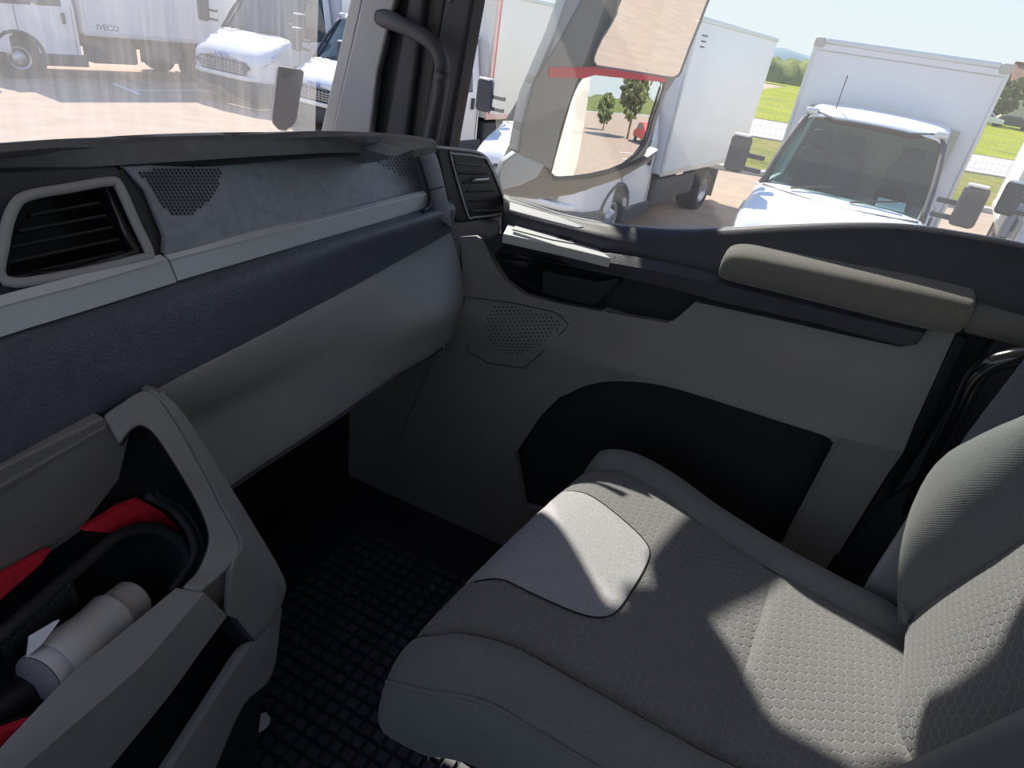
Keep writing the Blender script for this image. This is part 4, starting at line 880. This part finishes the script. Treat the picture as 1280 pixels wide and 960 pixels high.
hexa('cab_window', [V(1.503, -.50, 2.30), V(1.503, -2.2, 2.30), V(1.503, -2.2, 2.98), V(1.503, -.50, 2.98)], (.006, 0, 0), M['vglass'], bpy.data.objects['wall_rear.001'], 0)
bpy.data.objects['wall_rear.001']['kind'] = 'structure'
parked_car((8.2, -31, 0), R(80), M['redp'], 'small red car far behind the cab, seen in the lower mirror', 'cars seen in the lower mirror')
parked_car((10.4, -32, 0), R(85), M['white'], 'small white car far behind the cab, seen in the lower mirror', 'cars seen in the lower mirror')
# ------------------------------------------------------------------ passenger seat
se = empty('passenger_seat', (.86, -.08, 1.13), 0, 'grey cloth passenger seat with hexagon-pattern centre and pale front insert', 'seat')
# left and right seam of the cushion, front to back (world, metres)
def zc(y): return 1.752+(.0 if y > .1 else (y-.1)*.085)
Ls = [GZ(546, 794, 1.742), GZ(580, 791, 1.752), GZ(640, 806, 1.754), GZ(700, 838, 1.75), GZ(760, 872, 1.742), GZ(830, 911, 1.734), GZ(905, 951, 1.725), V(.655, -.30, 1.716), V(.665, -.46, 1.70)]
Rs = [GZ(752, 587, 1.742), GZ(780, 590, 1.750), GZ(820, 612, 1.75), GZ(870, 650, 1.745), GZ(918, 682, 1.738), GZ(968, 713, 1.730), GZ(1040, 753, 1.722), GZ(1095, 782, 1.714), GZ(1140, 808, 1.706)]
Rs[-1] = V(Rs[-1].x, -.46, 1.70) if Rs[-1].y > -.46 else Rs[-1]
def rowpt(i_, f): return Ls[i_].lerp(Rs[i_], f)
NR = len(Ls)
def crossrow(i, dz=0, dy=0):
    L_, R_ = Ls[i], Rs[i]; row = []
    for f in (0, .06, .2, .4, .6, .8, .94, 1):
        p = L_.lerp(R_, f); hump = .014*math.sin(math.pi*f)+(-.006 if f in (0, 1) else 0)
        row.append(p+V(0, dy, hump+dz))
    return row
nose = []
fwd = V(.12, .99, 0)
base = crossrow(0)
for d, z in ((.030, -.16), (.040, -.11), (.040, -.055), (.028, -.018)):
    nose.append([p+V(0, d, z) for p in base])
rows_all = nose+[base]+[crossrow(i) for i in range(1, NR)]
SPLIT = 5.62      # row (in rows_all index) of the cross seam
def surf_rows(r0, r1, n):
    cols = list(zip(*rows_all)); out_ = []
    for k in range(n+1):
        t_ = r0+(r1-r0)*k/n; out_.append([cr1(list(c), t_) for c in cols])
    return out_
# cross seam runs straight between the two photographed ends: find the row parameter per column
s0, s1_ = GZ(897, 946, 1.735), GZ(968, 714, 1.735)
sd_ = (s1_-s0).normalized(); sn = V(-sd_.y, sd_.x, 0)
if sn.y < 0: sn = -sn
def split_param(col):
    lo, hi = 4.0, len(rows_all)-1.001
    for _ in range(40):
        mm = (lo+hi)/2; p = cr1(col, mm)
        if (p-s0).dot(sn) > 0: lo = mm
        else: hi = mm
    return lo
cols_ = [list(c) for c in zip(*rows_all)]; sps = [split_param(c) for c in cols_]
NF, NB = 22, 16
front_rows = [[cr1(c, sp*k/NF) - (V(0, 0, .004) if k == NF else V(0, 0, 0)) for c, sp in zip(cols_, sps)] for k in range(NF+1)]
back_rows = [[cr1(c, sp+(len(rows_all)-1.001-sp)*k/NB) - (V(0, 0, .004) if k == 0 else V(0, 0, 0)) for c, sp in zip(cols_, sps)] for k in range(NB+1)]
sheet('cushion_front', front_rows, M['hex'], se, k=5, kr=1, solid=.006, bevel=0, off=0)
sheet('cushion_rear', back_rows, M['hex'], se, k=5, kr=1, solid=.006, bevel=0, off=0)
tube('cross_seam', [p+V(0, 0, .0006) for p in front_rows[-1]], .0014, M['knit'], se, k=4, n=6)
def bolster(name, E_, prof, side, front):
    """bolster swept along the seam E_; prof = (outward, up); side -1 left, +1 right"""
    rws = []
    # rounded front: shrink and drop
    p0 = E_[0]
    for sc_, dy, dz in ((.25, .036, -.13), (.55, .040, -.075), (.82, .030, -.03)):
        rws.append([p0+V(side*a*sc_*1.0, dy, dz+b*sc_) for a, b in prof])
    for i, p in enumerate(E_):
        t_ = (E_[min(i+1, len(E_)-1)]-E_[max(i-1, 0)]); o_ = V(-t_.y, t_.x, 0).normalized()
        if o_.x*side < 0: o_ = -o_
        sc_ = .9 if i == 0 else 1
        rws.append([p+o_*a*sc_+V(0, 0, b) for a, b in prof])
    return sheet(name, rws, M['knit'], se, k=3, kr=4, solid=.006, bevel=0, off=0), rws
bl_, br = bolster('left_bolster', Ls, [(0, -.008), (.018, .012), (.045, .016), (.070, .003), (.086, -.022)], -1, 0)
bl2, br2 = bolster('left_side_panel', Ls, [(.086, -.023), (.098, -.045), (.105, -.09), (.102, -.135), (.085, -.17), (.05, -.18)], -1, 0)
bolster('right_bolster', Rs, [(0, -.008), (.020, .016), (.045, .020), (.068, .006), (.082, -.03), (.085, -.09), (.075, -.15)], 1, 0)
tube('piping', [r[0] + V(-.003, 0, .003) for r in br2], .0038, M['knit'], se, k=4, n=8)
tube('seam_line', [r[0] + V(0, 0, .0035) for r in br], .0016, M['seam'], se, k=4, n=6)
tube('seam_line', [p+V(0, 0, -.0045) for p in Rs], .0016, M['seam'], se, k=4, n=6)
q = []
pp_ = curve([r[0] for r in br2], 10)
for i in range(20, len(pp_)-1, 1):
    a, b = pp_[i], pp_[i].lerp(pp_[i+1], .55); o_ = V(-.0075, 0, -.010); u_ = V(-.0008, 0, .0012)
    q.append(([a+o_, b+o_, b+o_+u_, a+o_+u_], [(0, 1, 2, 3)]))
tag(joined('side_stitch', q, M['knit'], se), kind='stuff')
# pale insert draped over the front of the cushion
from mathutils.bvhtree import BVHTree
allr = front_rows; vv, ff = [], []
colsD = []
for r in allr: vv += [cr1(r, j/6) for j in range(0, 7*6)]+[r[-1]]
W_ = 7*6+1
for i in range(len(allr)-1):
    for j in range(W_-1): ff.append((i*W_+j, i*W_+j+1, (i+1)*W_+j+1, (i+1)*W_+j))
bv = BVHTree.FromPolygons([tuple(v) for v in vv], ff)
# insert outline in plan (x, y): from the photographed seam, running over the front edge
ins = [GZ(592, 728, 1.745), GZ(625, 727, 1.757), GZ(660, 742, 1.762), GZ(700, 758, 1.765), GZ(735, 769, 1.766), GZ(760, 769, 1.766), GZ(776, 758, 1.766), GZ(795, 730, 1.766), GZ(808, 706, 1.766), GZ(812, 688, 1.765), GZ(800, 670, 1.765), GZ(770, 645, 1.763), GZ(735, 620, 1.76), GZ(705, 608, 1.755), GZ(695, 607, 1.745)]
tp = ins[0], ins[-1]
outl = curve(ins, 4)
f0 = [V(outl[-1].x+.02, outl[-1].y+.10, 0), V(outl[0].x-.01, outl[0].y+.10, 0)]
bm = bmesh.new(); bm.faces.new([bm.verts.new((p.x, p.y, 0)) for p in outl+f0])
for i in range(60):
    bmesh.ops.bisect_plane(bm, geom=bm.verts[:]+bm.edges[:]+bm.faces[:], plane_co=(.55+i*.012, 0, 0), plane_no=(1, 0, 0))
    bmesh.ops.bisect_plane(bm, geom=bm.verts[:]+bm.edges[:]+bm.faces[:], plane_co=(0, -.1+i*.009, 0), plane_no=(0, 1, 0))
kill = []
for v in bm.verts:
    h = bv.ray_cast(V(v.co.x, v.co.y, 2.2), V(0, 0, -1))
    if h[0] is None: kill.append(v)
    else: v.co = h[0]+h[1]*(.0048 if h[1].z > 0 else -.0048)
bmesh.ops.delete(bm, geom=kill, context='VERTS')
me = bpy.data.meshes.new('insert'); bmesh.ops.recalc_face_normals(bm, faces=bm.faces); bm.to_mesh(me); bm.free()
io = link('front_insert', me, M['insert'], se)
io['label'] = 'pale grey insert panel'
def drape(P, o): 
    r = []
    for p in P:
        h = bv.ray_cast(V(p.x, p.y, 2.2), V(0, 0, -1))
        if h[0] is not None: r.append(h[0]+V(0, 0, o))
    return r
tube('insert_seam', drape(outl, .0050), .0013, M['seam'], io, k=1, n=6, spline=False)
# cushion pan and base
box('cushion_pan', (.86, -.08, 1.545), (.50, .58, .09), M['dark'], se, .02)
box('seat_base', (.88, -.12, 1.32), (.40, .42, .38), M['dark'], se, .03)
box('height_lever', (.66, .10, 1.50), (.05, .16, .03), M['gloss'], se, .01)
# backrest
rs_ = [GY(1135, 782, -.395), GY(1142, 770, -.398), GY(1200, 728, -.41), GY(1280, 677, -.425), V(.965, -.47, 2.20), V(1.0, -.54, 2.42)]
cr_ = [GY(1133, 776, -.386), GY(1129, 742, -.370), GY(1130, 690, -.350), GY(1150, 612, -.340), GY(1200, 557, -.345), GY(1285, 528, -.375), V(1.06, -.45, 2.36), V(1.06, -.53, 2.50)]
def par(Pl, n): return [cr1(Pl, min(i*(len(Pl)-1)/n, len(Pl)-1-1e-6)) for i in range(n+1)]
rs8, cr8 = par(rs_, 8), par(cr_, 8)
mid8 = [a.lerp(b, .5)+V(.0, .03*min(1, i_/3), -.0) for i_, (a, b) in enumerate(zip(rs8, cr8))]
outb = [p+V(.035, -.045, .01) for p in cr8]; outc = [p+V(.03, -.14, .0) for p in cr8]
sheet('backrest_right_bolster', [rs8, [a.lerp(b, .12)+V(0, .012, 0) for a, b in zip(rs8, cr8)], mid8, cr8, outb, outc], M['knitB'], se, k=4, kr=4, solid=.006, bevel=0)
ls_ = [GY(1090, 985, -.40), GY(1149, 957, -.40), GY(1215, 928, -.41), GY(1282, 897, -.43), V(.68, -.46, 2.15), V(.70, -.54, 2.42)]
ls8 = par(ls_, 8)
rc8 = par([GY(1118, 985, -.375), GY(1124, 900, -.38), GY(1131, 825, -.388)]+rs_, 8)
def bulge(f): return V(0, .018*math.sin(math.pi*f)-.002, 0)
sheet('backrest_centre', [[p+V(.03, -.10, 0) for p in rc8], [p+V(.012, -.02, 0) for p in rc8]]+[[a.lerp(b, f)+bulge(f) for a, b in zip(rc8, ls8)] for f in (0, .05, .25, .5, .75, .95, 1)], M['hexB'], se, k=4, kr=3, solid=.006, bevel=0)
lc = [p+V(-.07, .055, -.02) for p in ls8]; lo_ = [p+V(-.10, .0, -.03) for p in ls8]; lb = [p+V(-.09, -.10, -.03) for p in ls8]
sheet('backrest_left_bolster', [ls8, [p+V(-.015, .022, -.002) for p in ls8], lc, lo_, lb], M['knitB'], se, k=4, kr=4, solid=.006, bevel=0)
tube('seam_line', [p+V(0, .002, 0) for p in rs8], .0016, M['seam'], se, k=4, n=6)
tube('seam_line', [p+V(0, .002, 0) for p in ls8], .0016, M['seam'], se, k=4, n=6)
hexa('backrest_shell', [V(.68, -.52, 1.60), V(1.10, -.52, 1.60), V(1.10, -.62, 2.46), V(.66, -.62, 2.46)], (0, -.06, 0), M['dark'], se, .02)
hexa('side_cover', [GX(1078, 735, 1.17), GX(1086, 718, 1.17), GX(1136, 640, 1.17), GX(1150, 650, 1.17), GX(1150, 745, 1.17), GX(1112, 752, 1.17)], (-.02, 0, 0), M['pillar'], se, .008)

# ------------------------------------------------------------------ rubber mat with square treads, and scraps
mt = empty('floor_mat', (.75, .45, 1.135), 0, 'black rubber floor mat with square tread pattern in the footwell', 'mat')
box('mat_sheet', (.82, .42, 1.139), (.92, 1.0, .012), M['rubber'], mt, .004)
q = []
cell = .0325; x = .42; 
while x < 1.22:
    y = .0
    while y < .88:
        q.append(boxd((x, y, 1.149), (cell*.80, cell*.80, .011), .86)); y += cell
    x += cell
tag(joined('tread_block', q, M['rubber2'], mt), kind='stuff')
def scrap(pts, label):
    t = hexa('paper_scrap', ZS(1.158, *pts), (0, 0, -.0015), M['paper'], None, 0); tag(t, label, 'paper')
scrap(((323, 916), (326, 892), (333, 890), (338, 898), (337, 905), (330, 912)), 'small white torn paper scrap on the mat beside the console')
scrap(((312, 962), (315, 948), (319, 955), (321, 975)), 'sliver of white paper on the mat at the bottom edge')
# floor hardware at the foot of the seat
sr = empty('seat_rail', GZ(600, 950, 1.17), 0, 'dark metal seat rail end with a brass bolt at the bottom edge', 'rail')
hexa('rail', ZS(1.20, (588, 938), (600, 934), (660, 985), (640, 1000)), (0, 0, -.04), M['dark'], sr, .003)
lathe('bolt', GZ(594, 941, 1.205), (0, 0, 1), [(0, .008), (.006, .007)], mat('brass bolt', (.6, .42, .15), .4, metal=.8), sr, 10)
